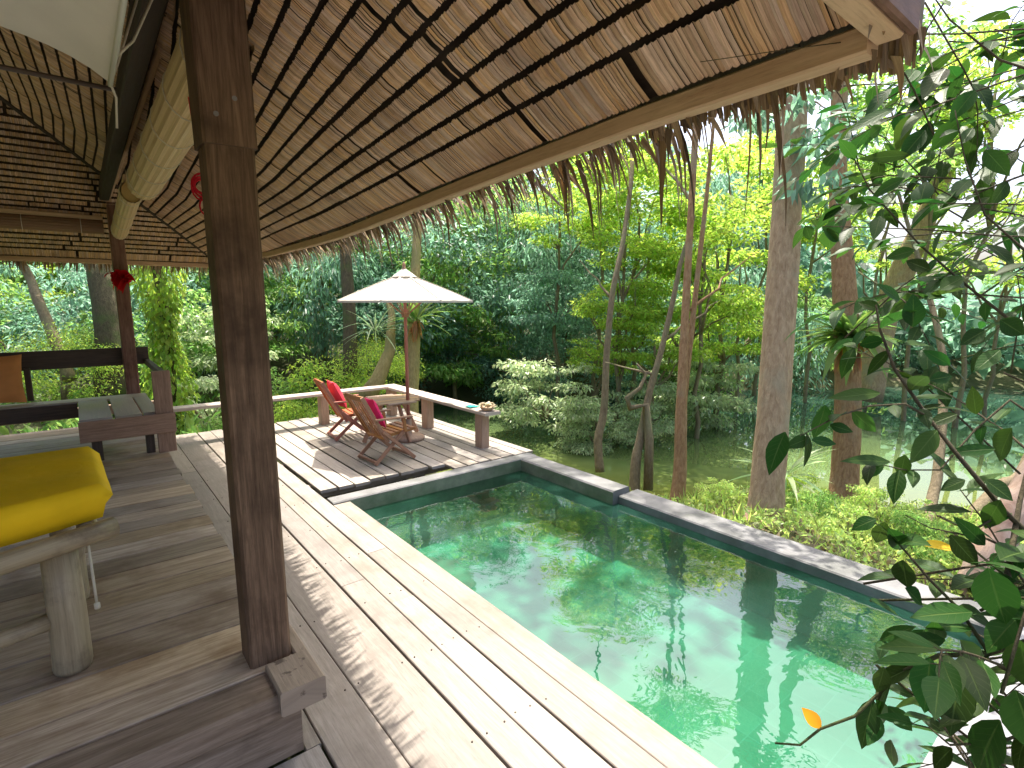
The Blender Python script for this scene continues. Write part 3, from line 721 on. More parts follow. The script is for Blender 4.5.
bpart('leg', 'benchdark', (-1.4, -1.3, 8.4, 8.5, FZ, .77)); bpart('leg', 'benchdark', (-3.1, -3.0, 8.4, 8.5, FZ, .77))
bpart('arm_rail', 'benchdark', (.665, .725, 7.0, 8.80, 1.16, 1.235))
bpart('back_rail', 'benchdark', (-3.2, .72, 8.80, 8.85, 1.17, 1.40))
bpart('back_support', 'benchdark', (-.56, -.50, 8.72, 8.79, .805, 1.2)); bpart('back_support', 'benchdark', (-2.2, -2.14, 8.72, 8.79, .805, 1.2))
# cushion standing against the back
def cushion(name, mat, c, w, h, t, tilt, rz, label, roll=0):
    g = MB(); n = 12
    for side in (1, -1):
        b = len(g.v)
        for j in range(n+1):
            for i in range(n+1):
                u, v = i/n*2-1, j/n*2-1
                k = (1-abs(u)**2.6)*(1-abs(v)**2.6); pinch = 1-.06*(1-abs(u))*abs(v)-.0*abs(u)
                x = u*w/2*(1-.07*(1-v*v)*abs(u)**3); z = v*h/2*(1-.07*(1-u*u)*abs(v)**3)
                y = side*t/2*(max(0, k)**.55)+.004*math.sin(7*u+4*v)
                g.v.append((x, y, z))
        for j in range(n):
            for i in range(n):
                a = b+j*(n+1)+i; f = (a, a+1, a+n+2, a+n+1)
                g.face(f if side < 0 else f[::-1], [(0, 0), (1, 0), (1, 1), (0, 1)], True)
    o = g.build(name, mat, loc=c); o.rotation_mode = 'XYZ'
    o.rotation_euler = (tilt, roll, rz); return tag(o, label, 'cushion')
cushion('cushion', M['orange'], (-.86, 8.60, 1.10), .62, .58, .18, R(-14), 0, 'orange cushion leaning on the back rail of the corner bench')

# red bow on the far post, red cord on the near post
root = empty('red_bow', (.5, 8.6, 2.30), 'red cloth bow tied around the far brown post', 'ribbon')
g = MB()
for k in range(20):
    a = random.uniform(0, 6.28); ribbon(g, (random.uniform(-.09, .09), -.02+random.uniform(-.03, .02), random.uniform(-.05, .08)), (math.cos(a), -.6, math.sin(a)+.2), random.uniform(.12, .24), random.uniform(.07, .12), .5)
g.build('bow', M['red'], root)
g = MB()
for zz in (-.02, .03): g.tube([(.085*s1, -.0+.085*s2+.1, zz) for s1, s2 in ((-1, -1), (1, -1), (1, 1), (-1, 1), (-1, -1))], .03, n=8)
g.build('band', M['red'], root)
root = empty('coiled_rope', tuple(atD(202, 186, 2.72)), 'red cord hanging in a coil beside the big dark post', 'rope')
g = MB()
for k in range(7):
    r = random.uniform(.035, .055); ph = random.random()*6; oz = random.uniform(-.02, .02)
    g.tube([(r*math.cos(a)*.9, random.uniform(-.008, .008), r*1.1*math.sin(a)+oz) for a in np.linspace(ph, ph+6.28, 15)], .0045, n=6)
for k in range(3):
    r = .035; g.tube([(r*math.cos(a)*.8+.01, random.uniform(-.008, .008), r*1.2*math.sin(a)-.10) for a in np.linspace(0, 6.28, 13)], .004, n=6)
g.tube([(0, 0, .04), (.0, -.02, .15), (-.02, .0, .33), (-.03, .02, .52)], .004, n=6)
g.build('coil', M['redcord'], root)

# ------------------------------------------------------------------ railing
root = empty('deck_railing', (4.2, 8.75, 0), 'low weathered railing of broad planks along the edge of the small deck', 'railing')
def rr(x, y, z): return (x-4.2, y-8.75, z)
g = MB(); g.beam(rr(4.27, 5.72, .505), rr(4.27, 8.9, .505), .26, .045, ch=.006); g.build('top_rail', M['rail'], root)
g = MB(); g.beam(rr(4.14, 8.78, .506), rr(.9, 8.78, .506), .24, .045, ch=.006); g.build('top_rail', M['rail'], root)
for x, y in ((4.25, 5.95), (4.25, 7.45), (4.25, 8.72), (3.05, 8.78), (1.75, 8.78)):
    g = MB(); g.beam(rr(x, y, 0), rr(x, y, .482), .13, .17, up=(0, 1, 0), ch=.008); g.build('post', M['railpost'], root)
root = empty('back_railing', (0, 9.5, FZ), 'low reddish rail behind the corner bench seen under its seat', 'railing')
g = MB(); g.beam((-4, .05, .12), (.9, .05, .12), .06, .14, ch=.006); g.build('top_rail', M['railpost'], root)
for x in (-3.6, -1.1, .8):
    g = MB(); g.beam((x, .05, -.5), (x, .05, .05), .08, .08, up=(0, 1, 0)); g.build('post', M['railpost'], root)
# bowl with pale petals on the rail end, teal cloth beside it
root = empty('petal_bowl', (4.27, 5.85, .528), 'small bowl heaped with cream petals on the end of the deck rail', 'bowl')
g = MB(); g.lathe((0, 0, 0), [(.05, 0), (.085, .02), (.105, .055), (.098, .056), (.05, .03)], n=16); g.build('bowl', M['bowl'], root)
g = MB()
for k in range(70):
    a, r = random.random()*6.28, .09*random.random()**.5; z = .045+.06*(1-(r/.1)**2)
    g.leaf((r*math.cos(a), r*math.sin(a), z), (math.cos(a), math.sin(a), random.uniform(-.2, .7)), (0, 0, 1), random.uniform(.04, .065), .035, .2, .3, 3)
g.build('petals', M['petal'], root)
g = MB()
for j in range(5):
    for i in range(7): g.v.append((i*.03-.09, j*.04-.08, .004+.006*math.sin(i*1.3+j)+.006))
for j in range(4):
    for i in range(6): a = j*7+i; g.face((a, a+1, a+8, a+7), [(0, 0)]*4, True)
tag(g.build('folded_cloth', M['teal'], loc=(4.26, 6.2, .530)), 'small teal cloth lying flat on the deck rail by the bowl', 'cloth')

# ------------------------------------------------------------------ garden chairs, table, parasol
def make_chair(loc, rz, m, label):
    root = empty('folding_chair', loc, label, 'chair', 'folding wooden chairs on the small deck', rz, .91)
    W = .25      # half width (y), chair faces +x
    g = MB()     # backrest: two stiles with vertical slats
    for s in (-1, 1): g.beam((-.06, s*W, .30), (-.42, s*W, .96), .028, .05)
    g.beam((-.405, -W, .93), (-.405, W, .93), .03, .07); g.beam((-.10, -W, .36), (-.10, W, .36), .03, .05)
    for k in range(6):
        y = -W+.055+k*(2*W-.11)/5
        g.beam((-.105, y, .37), (-.40, y, .925), .045, .012, up=(1, 0, .5))
    g.build('backrest', m, root)
    g = MB()     # seat slats across
    for k in range(6): x = -.06+k*.083; g.beam((x, -W+.01, .40+.012*k*.6), (x, W-.01, .40+.012*k*.6), .07, .018)
    for s in (-1, 1): g.beam((-.10, s*(W-.03), .375), (.40, s*(W-.03), .425), .025, .04)
    g.build('seat', m, root)
    for s in (-1, 1):
        g = MB(); g.beam((.34, s*(W+.03), 0.015), (-.14, s*(W+.03), .46), .028, .05); g.build('leg', m, root)
        g = MB(); g.beam((-.26, s*(W-.005), 0.015), (.20, s*(W-.005), .42), .028, .05); g.build('leg', m, root)
        g = MB(); g.beam((-.27, s*(W+.045), .64), (.30, s*(W+.045), .62), .055, .022); g.beam((.20, s*(W+.03), .42), (.18, s*(W+.03), .61), .03, .045); g.build('armrest', m, root)
    g = MB(); g.beam((-.24, -W, .04), (-.24, W, .04), .03, .04); g.build('stretcher', m, root)
    g = MB(); g.beam((.31, -W, .05), (.31, W, .05), .03, .04); g.build('stretcher', m, root)
    return root
make_chair((2.92, 6.28, 0), R(4), M['teak'], 'brown wooden folding chair nearest the pool with a magenta cushion')
make_chair((3.02, 7.72, 0), R(-6), M['redteak'], 'reddish folding chair farther from the pool by the far rail')
cushion('cushion', M['pink'], (2.80, 6.31, .63), .40, .42, .13, R(-24), R(94), 'magenta cushion on the brown chair nearest the pool')
cushion('cushion', M['pinkred'], (2.88, 7.70, .66), .40, .44, .13, R(-24), R(84), 'red cushion on the reddish chair by the far rail')
root = empty('garden_table', (3.50, 7.22, 0), 'low slatted wooden table with splayed legs between the chairs and rail', 'table')
g = MB()
for k in range(9):
    y = -.36+k*.09; h = math.sqrt(max(.02, .42**2-y*y)); g.beam((-h, y, .575), (h, y, .575), .08, .022)
g.beam((-.1, -.36, .55), (-.1, .36, .55), .04, .03); g.beam((.12, -.36, .55), (.12, .36, .55), .04, .03)
g.build('tabletop', M['tabletop'], root)
for a in (45, 135, 225, 315):
    g = MB(); c, s = math.cos(R(a-38)), math.sin(R(a-38)); g.beam((c*.2, s*.2, .56), (c*.46, s*.46, .01), .035, .06, ch=.006); g.build('leg', M['teak'], root)
root = empty('parasol', (3.66, 6.98, 0), 'off white canvas parasol on a wooden pole beside the table', 'parasol', scale=1.0)
g = MB(); g.tube([(0, 0, 0.0), (0, 0, 1.2), (0, 0, 2.42)], [.026, .025, .024], n=14); g.build('pole', M['redteak'], root)
g = MB(); g.lathe((0, 0, 0), [(.23, 0), (.23, .04), (.20, .06), (.05, .075), (.045, .30), (.03, .30)], n=24); g.build('base', M['railpost'], root)
g = MB(); RAD, ZB_, ZT = .98, 2.02, 2.40; rings = []; n8 = 8
def canopy_pt(a, t):
    k = a/(2*math.pi/n8); fr = k-math.floor(k); sag = 4*fr*(1-fr)
    seg = RAD*t; chord = math.cos(math.pi/n8)/math.cos((fr-.5)*2*math.pi/n8)
    r = seg*chord
    return (r*math.cos(a), r*math.sin(a), ZT+(ZB_-ZT)*(t**1.08)-.035*sag*math.sin(math.pi*t)*.8)
na = 64
b0 = len(g.v); ts = (.12, .3, .5, .7, .88, 1.0)
for t in ts:
    for k in range(na): g.v.append(canopy_pt(2*math.pi*k/na+.0, t))
for k in range(na): 
    p = canopy_pt(2*math.pi*k/na, 1.0); g.v.append((p[0]*1.003, p[1]*1.003, p[2]-.028))
for i in range(len(ts)):
    for k in range(na):
        k2 = (k+1) % na; g.face((b0+i*na+k, b0+(i+1)*na+k, b0+(i+1)*na+k2, b0+i*na+k2), [(0, 0)]*4, False)
c_ = g.build('canopy', M['parasol'], root)
g = MB(); b0 = 0
for t, z in ((.01, .075), (.1, .045), (.19, 0.012)):
    for k in range(na):
        p = canopy_pt(2*math.pi*k/na, t); g.v.append((p[0], p[1], ZT+(ZB_-ZT)*(t**1.08)+z))
for i in range(2):
    for k in range(na): k2 = (k+1) % na; g.face((i*na+k, (i+1)*na+k, (i+1)*na+k2, i*na+k2), [(0, 0)]*4, True)
g.build('vent_cap', M['parasol'], c_)
for k in range(8):
    a = 2*math.pi*k/8; g = MB(); p = canopy_pt(a, .99)
    g.beam((.03*math.cos(a), .03*math.sin(a), ZT-.02), (p[0], p[1], p[2]-.012), .016, .02, ch=.003); g.build('rib', M['teak'], root)
    g = MB(); pr_ = [canopy_pt(a, t_) for t_ in (.12, .4, .7, 1.0)]
    for q0, q1 in zip(pr_[:-1], pr_[1:]): g.beam((q0[0], q0[1], q0[2]+.002), (q1[0], q1[1], q1[2]+.002), .022, .006, ch=0)
    g.build('seam_tape', M['cord'], c_)
    q = canopy_pt(a, .5); g = MB(); g.beam((.035*math.cos(a), .035*math.sin(a), 1.82), (q[0], q[1], q[2]-.02), .014, .016, ch=.003); g.build('strut', M['teak'], root)
g = MB(); g.lathe((0, 0, 1.78), [(.025, 0), (.05, .01), (.05, .07), (.025, .08)], n=14); g.build('hub', M['teak'], root)
g = MB(); g.lathe((0, 0, 2.42), [(.03, 0), (.03, .05), (.018, .06), (.026, .09), (.012, .13), (.002, .14)], n=12); g.build('finial', M['teak'], root)

# ------------------------------------------------------------------ foliage helpers
def leaf_cloud(P, D, Nn, L, W):
    """numpy bulk leaves: diamond with folded midrib, 2 triangles each"""
    n = len(P); D = D/np.linalg.norm(D, axis=1)[:, None]
    S = np.cross(D, Nn); S /= (np.linalg.norm(S, axis=1)[:, None]+1e-9); U = np.cross(S, D)
    L = L[:, None]; W = W[:, None]
    v = np.empty((n, 4, 3)); v[:, 0] = P; v[:, 1] = P+D*L*.45+S*W*.5+U*W*.18; v[:, 2] = P+D*L-U*L*.12; v[:, 3] = P+D*L*.45-S*W*.5+U*W*.18
    return v.reshape(-1, 3)
def cloud_mesh(name, v, mat):
    n = len(v)//4; me = bpy.data.meshes.new(name)
    me.vertices.add(len(v)); me.vertices.foreach_set('co', v.astype(np.float32).ravel())
    me.loops.add(n*6); me.polygons.add(n*2)
    b = (np.arange(n)*4)[:, None]
    me.loops.foreach_set('vertex_index', (b+np.array([0, 1, 2, 0, 2, 3])).ravel().astype(np.int32))
    me.polygons.foreach_set('loop_start', (np.arange(n*2)*3).astype(np.int32))
    me.update(calc_edges=True); me.validate()
    me.materials.append(mat); return me
def mesh_obj(name, me, parent=None, loc=None):
    o = bpy.data.objects.new(name, me); COL.objects.link(o)
    if parent: o.parent = parent
    if loc: o.location = loc
    return o
def rnd_dirs(n, up=.4):
    d = RNG.normal(size=(n, 3)); d[:, 2] += 0; return d/np.linalg.norm(d, axis=1)[:, None]
def crown_points(n, nclump, shape=(1, 1, .8), clump=.34, flat=.55, shell=.55, droop=.2, leaf=.05, lw=.45, seed=0):
    rg = np.random.default_rng(seed)
    c = rg.normal(size=(nclump, 3)); c /= np.linalg.norm(c, axis=1)[:, None]; c *= (shell+(1-shell)*rg.random((nclump, 1)))**.7*.85
    c *= np.array(shape); cs = clump*(.6+.8*rg.random(nclump))
    w = cs**2; idx = rg.choice(nclump, n, p=w/w.sum())
    q = rg.normal(size=(n, 3)); q /= np.linalg.norm(q, axis=1)[:, None]; q *= rg.random((n, 1))**.45
    q[:, 2] *= flat
    P = c[idx]+q*cs[idx][:, None]
    out = q*np.array([1, 1, .3]); D = out+rg.normal(size=(n, 3))*.45; D[:, 2] -= droop
    Nn = rg.normal(size=(n, 3))*.45; Nn[:, 2] += 1
    L = leaf*(.6+.8*rg.random(n)); return P, D, Nn, L, L*lw, c
_crowns = {}
def crown_mesh(key, mat, **k):
    kk = (key, mat)
    if kk not in _crowns:
        P, D, Nn, L, W, c = crown_points(**k); _crowns[kk] = (cloud_mesh('crown_'+key, leaf_cloud(P, D, Nn, L, W), M[mat]), c)
    return _crowns[kk]
SPEC = {
 'broad': dict(n=7000, nclump=34, shape=(1, 1, .85), clump=.30, leaf=.06, seed=1),
 'tall': dict(n=8000, nclump=40, shape=(.75, .75, 1.25), clump=.30, leaf=.055, seed=2),
 'weep': dict(n=7000, nclump=30, shape=(1, 1, .95), clump=.32, leaf=.075, lw=.28, droop=1.0, seed=3),
 'airy': dict(n=2300, nclump=30, shape=(1, 1, .75), clump=.25, flat=.3, leaf=.085, seed=4),
 'shrub': dict(n=3600, nclump=22, shape=(1, 1, .75), clump=.36, flat=.8, leaf=.085, seed=5),
 'fine': dict(n=9000, nclump=30, shape=(1, 1, .8), clump=.34, leaf=.045, lw=.35, seed=6),
 'thin': dict(n=1200, nclump=30, shape=(1, 1, .8), clump=.24, flat=.3, leaf=.10, seed=14),
 'twigs': dict(n=90, nclump=12, shape=(1, 1, .9), clump=.35, leaf=.36, lw=.45, droop=.8, seed=11),
 'sprays': dict(n=5200, nclump=46, shape=(1, 1, .8), clump=.24, flat=.28, leaf=.075, lw=.4, droop=.5, shell=.4, seed=8),
}
def limb_path(a, b, n=6, wob=.08):
    a, b = Vector(a), Vector(b); L = (b-a).length
    return [a.lerp(b, i/n)+Vector((random.uniform(-wob, wob), random.uniform(-wob, wob), 0))*L*.4*math.sin(math.pi*i/n) for i in range(n+1)]
def tree(name, x, y, h, cr, spec, mat, label, cat='tree', group=None, barkm='barkgrey', tr=None, lean=(0, 0), cz=None, zs=1.0, limbs=5):
    z0 = gz(x, y)-.1
    root = empty(name, (x, y, z0), label, cat, group)
    me, c = crown_mesh(spec, mat, **SPEC[spec])
    top = Vector((lean[0], lean[1], cz if cz else h-cr*.75))
    rz = random.uniform(0, 6.28)
    o = mesh_obj('crown', me, root, top); o.scale = (cr, cr, cr*zs); o.rotation_euler = (random.uniform(-.12, .12), random.uniform(-.12, .12), rz)
    r0 = tr or .03+h*.014
    g = MB(); path = limb_path((0, 0, 0), top, 8, .06); g.tube(path, [r0*(1.25 if i == 0 else 1-.07*i) for i in range(9)], n=9, lump=.1)
    Rm = Matrix.Rotation(rz, 3, 'Z')
    for k in range(limbs):
        q = Rm @ Vector(c[k % len(c)]); q = Vector((q.x*cr, q.y*cr, q.z*cr*zs))+top
        st = path[random.choice((5, 6, 7))]; g.tube(limb_path(st, q, 4, .15), [r0*.5, r0*.42, r0*.33, r0*.22, r0*.1], n=6)
    g.build('trunk', M[barkm], root)
    return root
def shrub(x, y, r, mat, label, spec='shrub', group=None, zs=1.0, dz=.45, name='shrub', z0=None):
    zz = (gz(x, y)-.05) if z0 is None else z0
    root = empty(name, (x, y, zz), label, 'shrub', group)
    me, c = crown_mesh(spec, mat, **SPEC[spec]); o = mesh_obj('foliage', me, root, (0, 0, r*dz*zs)); o.scale = (r, r, r*zs); o.rotation_euler = (0, 0, random.uniform(0, 6.28))
    g = MB()
    for k in range(4):
        q = Vector(c[k]); g.tube(limb_path((0, 0, 0), (q.x*r*.7, q.y*r*.7, r*dz*zs+abs(q.z)*r*.5), 4, .15), [.03*r+.006, .02*r+.005, .012*r+.004, .008, .004], n=5)
    g.build('stems', M['barkgrey'], root); return root

# ------------------------------------------------------------------ distinct trunks near the pool
def trunk_tree(name, pts, radii, m, label, crown=None, limbs=(), n=14):
    """pts: world points of the trunk; crown: list of (center, radius, spec, mat, zs)"""
    b = Vector(pts[0]); root = empty(name, b, label, 'tree')
    P = [Vector(p)-b for p in pts]
    # smooth subdivision
    Q, RR = [], []
    for i in range(len(P)-1):
        for k in range(4):
            t = k/4; p0, p1, p2, p3 = P[max(i-1, 0)], P[i], P[i+1], P[min(i+2, len(P)-1)]
            Q.append(.5*((2*p1)+(p2-p0)*t+(2*p0-5*p1+4*p2-p3)*t*t+(3*p1-p0-3*p2+p3)*t**3)); RR.append(radii[i]*(1-t)+radii[i+1]*t)
    Q.append(P[-1]); RR.append(radii[-1])
    g = MB(); g.tube(Q, RR, n=n, lump=.07)
    for lp, r in limbs:
        lp = [Vector(p)-b for p in lp]; g.tube(limb_path(lp[0], lp[-1], 6, .12) if len(lp) == 2 else lp, [r*(1-.8*i/(6 if len(lp) == 2 else len(lp)-1)) for i in range(7 if len(lp) == 2 else len(lp))], n=7, lump=.08)
    g.build('trunk', M[m], root)
    for c, cr, spec, mat, zs in (crown or []):
        me, cc = crown_mesh(spec, mat, **SPEC[spec]); o = mesh_obj('crown', me, root, Vector(c)-b); o.scale = (cr, cr, cr*zs); o.rotation_euler = (0, 0, random.uniform(0, 6.28))
    return root
V = lambda *a: Vector(a)
trunk_tree('bank_tree', [atD(764, 540, 5.75), atD(768, 480, 5.78), atD(777, 360, 5.8), atD(786, 220, 5.8), atD(793, 100, 5.85), atD(800, -60, 6.0), atD(812, -300, 6.5), V(7.9, 1.6, 8.4)], [.205, .172, .160, .152, .150, .14, .11, .06], 'bark',
    'thick straight pale brown trunk standing just behind the pool coping', [(V(10.4, 3.6, 12.2), 2.0, 'thin', 'l_mid', .8), (V(8.4, .2, 9.2), 2.2, 'airy', 'l_mid', .8), (atD(778, 95, 5.5), .42, 'twigs', 'l_teal', .8), (atD(838, 125, 5.3), .45, 'twigs', 'l_teal', .9), (atD(745, 110, 5.6), .3, 'twigs', 'l_teal', .9), (atD(815, 170, 5.2), .35, 'twigs', 'l_teal', 1.2)], n=18,
    limbs=[((atD(794, 110, 5.85), atD(745, 105, 5.6)), .02), ((atD(794, 90, 5.85), atD(830, 110, 5.4)), .02), ((atD(793, 100, 5.85), atD(740, 20, 6.4)), .05), ((atD(796, 20, 5.85), V(8.6, 1.0, 8.2)), .08), ((V(7.6, 1.9, 8.0), V(10.4, 3.6, 12)), .06)])
trunk_tree('bank_tree', [atD(843, 510, 7.95), atD(845, 470, 8.0), atD(848, 400, 8.0), atD(845, 300, 8.0), atD(838, 180, 8.1), atD(840, 80, 8.3), atD(846, -100, 8.8), V(11.6, 2.2, 9.6)], [.225, .185, .18, .165, .125, .11, .09, .04], 'barkred',
    'dark brown trunk by the water carrying a large bird nest fern', [(V(12.2, 1.2, 10.2), 2.0, 'airy', 'l_mid', .8)], limbs=[((atD(840, 80, 8.3), V(10.6, 3.2, 7.5)), .05)])
trunk_tree('slender_tree', [atD(676, 512, 7.85), atD(680, 470, 7.9), atD(681, 420, 7.9), atD(684, 340, 7.95), atD(690, 230, 8.0), atD(696, 120, 8.1), atD(700, 20, 8.5), V(8.9, 6.2, 7.2), V(10, 6.5, 10.6)], [.115, .095, .085, .06, .05, .045, .04, .035, .02], 'barkred',
    'slim reddish brown tree with two close stems growing from the bank', [(V(9.4, 6.6, 7.4), 1.0, 'airy', 'l_bright', .8), (V(10.2, 6.6, 11.4), 2.3, 'thin', 'l_mid', .8), (V(11.7, 7.6, 9.4), 2.1, 'thin', 'l_mid', .8)],
    limbs=[([atD(681, 425, 7.9), atD(688, 360, 8.05), atD(697, 280, 8.15), atD(706, 200, 8.2), atD(713, 130, 8.3), atD(716, 40, 8.5), V(8.8, 5.6, 7.4)], .055), ((atD(690, 310, 8.1), atD(760, 250, 8.8)), .025)])
trunk_tree('slender_tree', [atD(600, 472, 9.9), atD(598, 440, 9.95), atD(604, 410, 10.0), atD(607, 350, 10.05), atD(613, 290, 10.1), atD(624, 235, 10.3), atD(632, 150, 10.8), V(9.5, 8.3, 6.4), V(7.9, 7.0, 10.4)], [.085, .08, .07, .062, .055, .048, .042, .035, .02], 'barkgrey',
    'slim grey tree with a gently curved trunk at the lake edge', [(V(10.2, 9.0, 5.6), 1.4, 'airy', 'l_bright', .85), (V(7.4, 6.7, 11.2), 2.2, 'thin', 'l_mid', .8)], limbs=[((atD(613, 300, 10.1), atD(580, 260, 10.6)), .03)])
trunk_tree('forked_tree', [atD(634, 496, 9.1), atD(636, 460, 9.15), atD(640, 440, 9.2), atD(650, 390, 9.3), atD(664, 340, 9.4), atD(680, 265, 9.5), atD(690, 200, 9.7), V(10.1, 8.2, 5.6)], [.10, .085, .07, .06, .05, .04, .03, .015], 'barkgrey',
    'pale forked tree with a twisted looping limb at the water edge', [(V(10.0, 8.0, 4.9), 1.9, 'airy', 'l_bright', .7)],
    limbs=[([atD(648, 490, 9.05), atD(649, 440, 9.1), atD(646, 405, 9.15), atD(630, 408, 9.1), atD(627, 398, 9.05), atD(640, 388, 9.1), atD(646, 374, 9.2), atD(637, 364, 9.2)], .085), ((atD(655, 375, 9.3), atD(605, 362, 9.7)), .03), ((atD(665, 340, 9.4), atD(720, 300, 9.9)), .03)])
trunk_tree('leaning_tree', [atD(978, 590, 4.35), atD(990, 555, 4.4), atD(1012, 515, 4.45), atD(1045, 455, 4.6), atD(1100, 360, 4.9), V(8.6, .6, 4.6), V(10.5, 0.2, 7.6)], [.155, .135, .115, .105, .1, .08, .04], 'barkpale',
    'pale pinkish trunk leaning right behind the foreground leaves', [(V(11.6, -1.2, 8.2), 1.8, 'airy', 'l_mid', .8)])
trunk_tree('leaning_tree', [atD(955, 535, 6.6), atD(975, 512, 6.8), atD(1000, 485, 7.1), atD(1030, 455, 7.4), V(11.5, 1.0, 2.6), V(13.5, 1.1, 5.0), V(14.4, 1.4, 8.2)], [.08, .075, .07, .065, .06, .05, .02], 'barkgrey',
    'thin grey trunk slanting low over the bright water', [(V(14.5, 1.5, 8.6), 1.5, 'thin', 'l_mid', .8)])
trunk_tree('leaning_tree', [atD(925, 540, 6.5), atD(932, 500, 6.9), atD(938, 470, 7.1), atD(943, 400, 7.5), atD(938, 330, 8.0), V(10.8, 3.3, 4.0)], [.075, .065, .06, .055, .045, .02], 'barkgrey',
    'thin upright grey trunk right of the fern tree near the water', [(V(11.0, 3.4, 4.4), 1.1, 'airy', 'l_mid', .8)])
trunk_tree('leaning_tree', [atD(868, 400, 17), atD(884, 320, 16.5), atD(905, 265, 16), atD(925, 220, 15.6), atD(965, 110, 15), V(20, 5, 9)], [.4, .36, .33, .28, .2, .08], 'bark',
    'broad brown trunk slanting up from the far bank', [(V(20.5, 6.5, 9.5), 2.6, 'airy', 'l_mid', .8)])
trunk_tree('fern_tree', [atD(411, 425, 11.3), atD(412, 390, 11.4), atD(414, 340, 11.5), atD(415, 280, 11.7), atD(418, 220, 12), V(6.4, 11.3, 5.2), V(6.8, 12, 7)], [.16, .14, .135, .11, .09, .07, .03], 'barkyel',
    'yellowish trunk with a staghorn fern behind the parasol', [(V(6.9, 12.4, 7.0), 2.0, 'broad', 'l_dark', .8), (V(7.2, 13.2, 10), 1.9, 'airy', 'l_mid', .9)], limbs=[([atD(360, 405, 11.0), atD(378, 380, 11.1), atD(390, 350, 11.3), atD(392, 315, 11.5), atD(384, 280, 11.8)], .2)])
trunk_tree('straight_tree', [atD(350, 395, 12), atD(350, 330, 12), atD(346, 260, 12.2), atD(340, 180, 12.6), V(5.0, 13.3, 8)], [.17, .15, .13, .11, .04], 'barkdark',
    'mossy straight trunk rising left of the parasol', [(V(5.0, 13.5, 8), 2.2, 'broad', 'l_dark', .8)])
trunk_tree('mossy_tree', [atD(112, 400, 11.5), atD(110, 330, 11.5), atD(101, 280, 11.7), atD(88, 220, 12), V(.2, 15.0, 7)], [.34, .28, .24, .2, .08], 'barkdark',
    'thick dark mossy trunk seen left of the far brown post', [(V(.1, 15.2, 7), 2.5, 'broad', 'l_mid', .8)])
trunk_tree('leaning_tree', [atD(70, 380, 10.5), atD(55, 340, 10.6), atD(38, 300, 10.8), atD(20, 260, 11), V(-1.6, 13.2, 5)], [.12, .1, .09, .075, .03], 'barkgrey',
    'thin grey trunk leaning left behind the orange cushion', [(V(-1.7, 13.6, 5.4), 1.6, 'broad', 'l_mid', .8)])

# vine curtain on a trunk
vb = atD(172, 420, 9.6); root = empty('vine_column', vb, 'bright green vines hanging down a thin trunk right of the far post', 'vines')
g = MB(); g.tube([(0, 0, -.5), (0.05, 0, 1.5), (-.05, .05, 4.0)], [.1, .09, .07], n=8); g.build('trunk', M['barkdark'], root)
n = 2600; a = RNG.random(n)*6.28; zz = RNG.random(n)**.8*3.6-.3; rr_ = (.16+.16*RNG.random(n))*(1+.35*np.sin(zz*3))
Pv = np.stack([rr_*np.cos(a), rr_*np.sin(a), zz], 1); Dv = np.stack([np.cos(a)*.5, np.sin(a)*.5, -1+0*a], 1)+RNG.normal(size=(n, 3))*.3
Nv = np.stack([np.cos(a), np.sin(a), .3+0*a], 1)+RNG.normal(size=(n, 3))*.3; Lv = .08+.06*RNG.random(n)
mesh_obj('vine_leaves', cloud_mesh('vine_leaves', leaf_cloud(Pv, Dv, Nv, Lv, Lv*.55), M['l_bright']), root)

# ferns and strap-leaved plants
def frond_plant(name, c, n, L, W, label, cat, mat, elev=(.1, 1.2), extra=None, droop=.5):
    root = empty(name, c, label, cat)
    def fr(n, L, W, mat, pname, elev, droop):
        g = MB()
        for k in range(n):
            a = random.uniform(0, 6.28); e = random.uniform(*elev); d = (math.cos(a)*math.cos(e), math.sin(a)*math.cos(e), math.sin(e))
            nn = (-math.cos(a)*math.sin(e), -math.sin(a)*math.sin(e), math.cos(e))
            g.leaf((d[0]*.05, d[1]*.05, random.uniform(-.05, .05)), d, nn, L*random.uniform(.6, 1.15), W*random.uniform(.7, 1.2), droop*random.uniform(.5, 1.5), .3, 7)
        g.build(pname, M[mat], root)
    fr(n, L, W, mat, 'fronds', elev, droop)
    if extra: fr(*extra)
    return root
frond_plant('bird_nest_fern', atD(850, 338, 7.75), 95, .72, .13, 'large bird nest fern with brown dead fronds on the dark trunk', 'fern', 'l_fern', (-.1, 1.35), (70, .48, .08, 'l_deadfern', 'dead_fronds', (-1.4, -.5), .25), .6)
frond_plant('bird_nest_fern', atD(416, 322, 11.25), 24, .75, .13, 'bright green fern growing on the yellowish trunk behind the parasol', 'fern', 'l_fern', (.1, 1.35), (26, .42, .08, 'l_deadfern', 'dead_fronds', (-1.5, -.7), .2), .5)
frond_plant('strap_plant', atD(785, 476, 6.6), 26, .62, .062, 'pale strap leaved plant just behind the thick straight trunk', 'plant', 'l_strap', (.1, 1.15), None, .55)
frond_plant('spiky_plant', atD(375, 330, 10.9), 30, .8, .035, 'pale spiky arching leaves left of the parasol pole', 'plant', 'l_strap', (-.2, 1.1), None, .5)

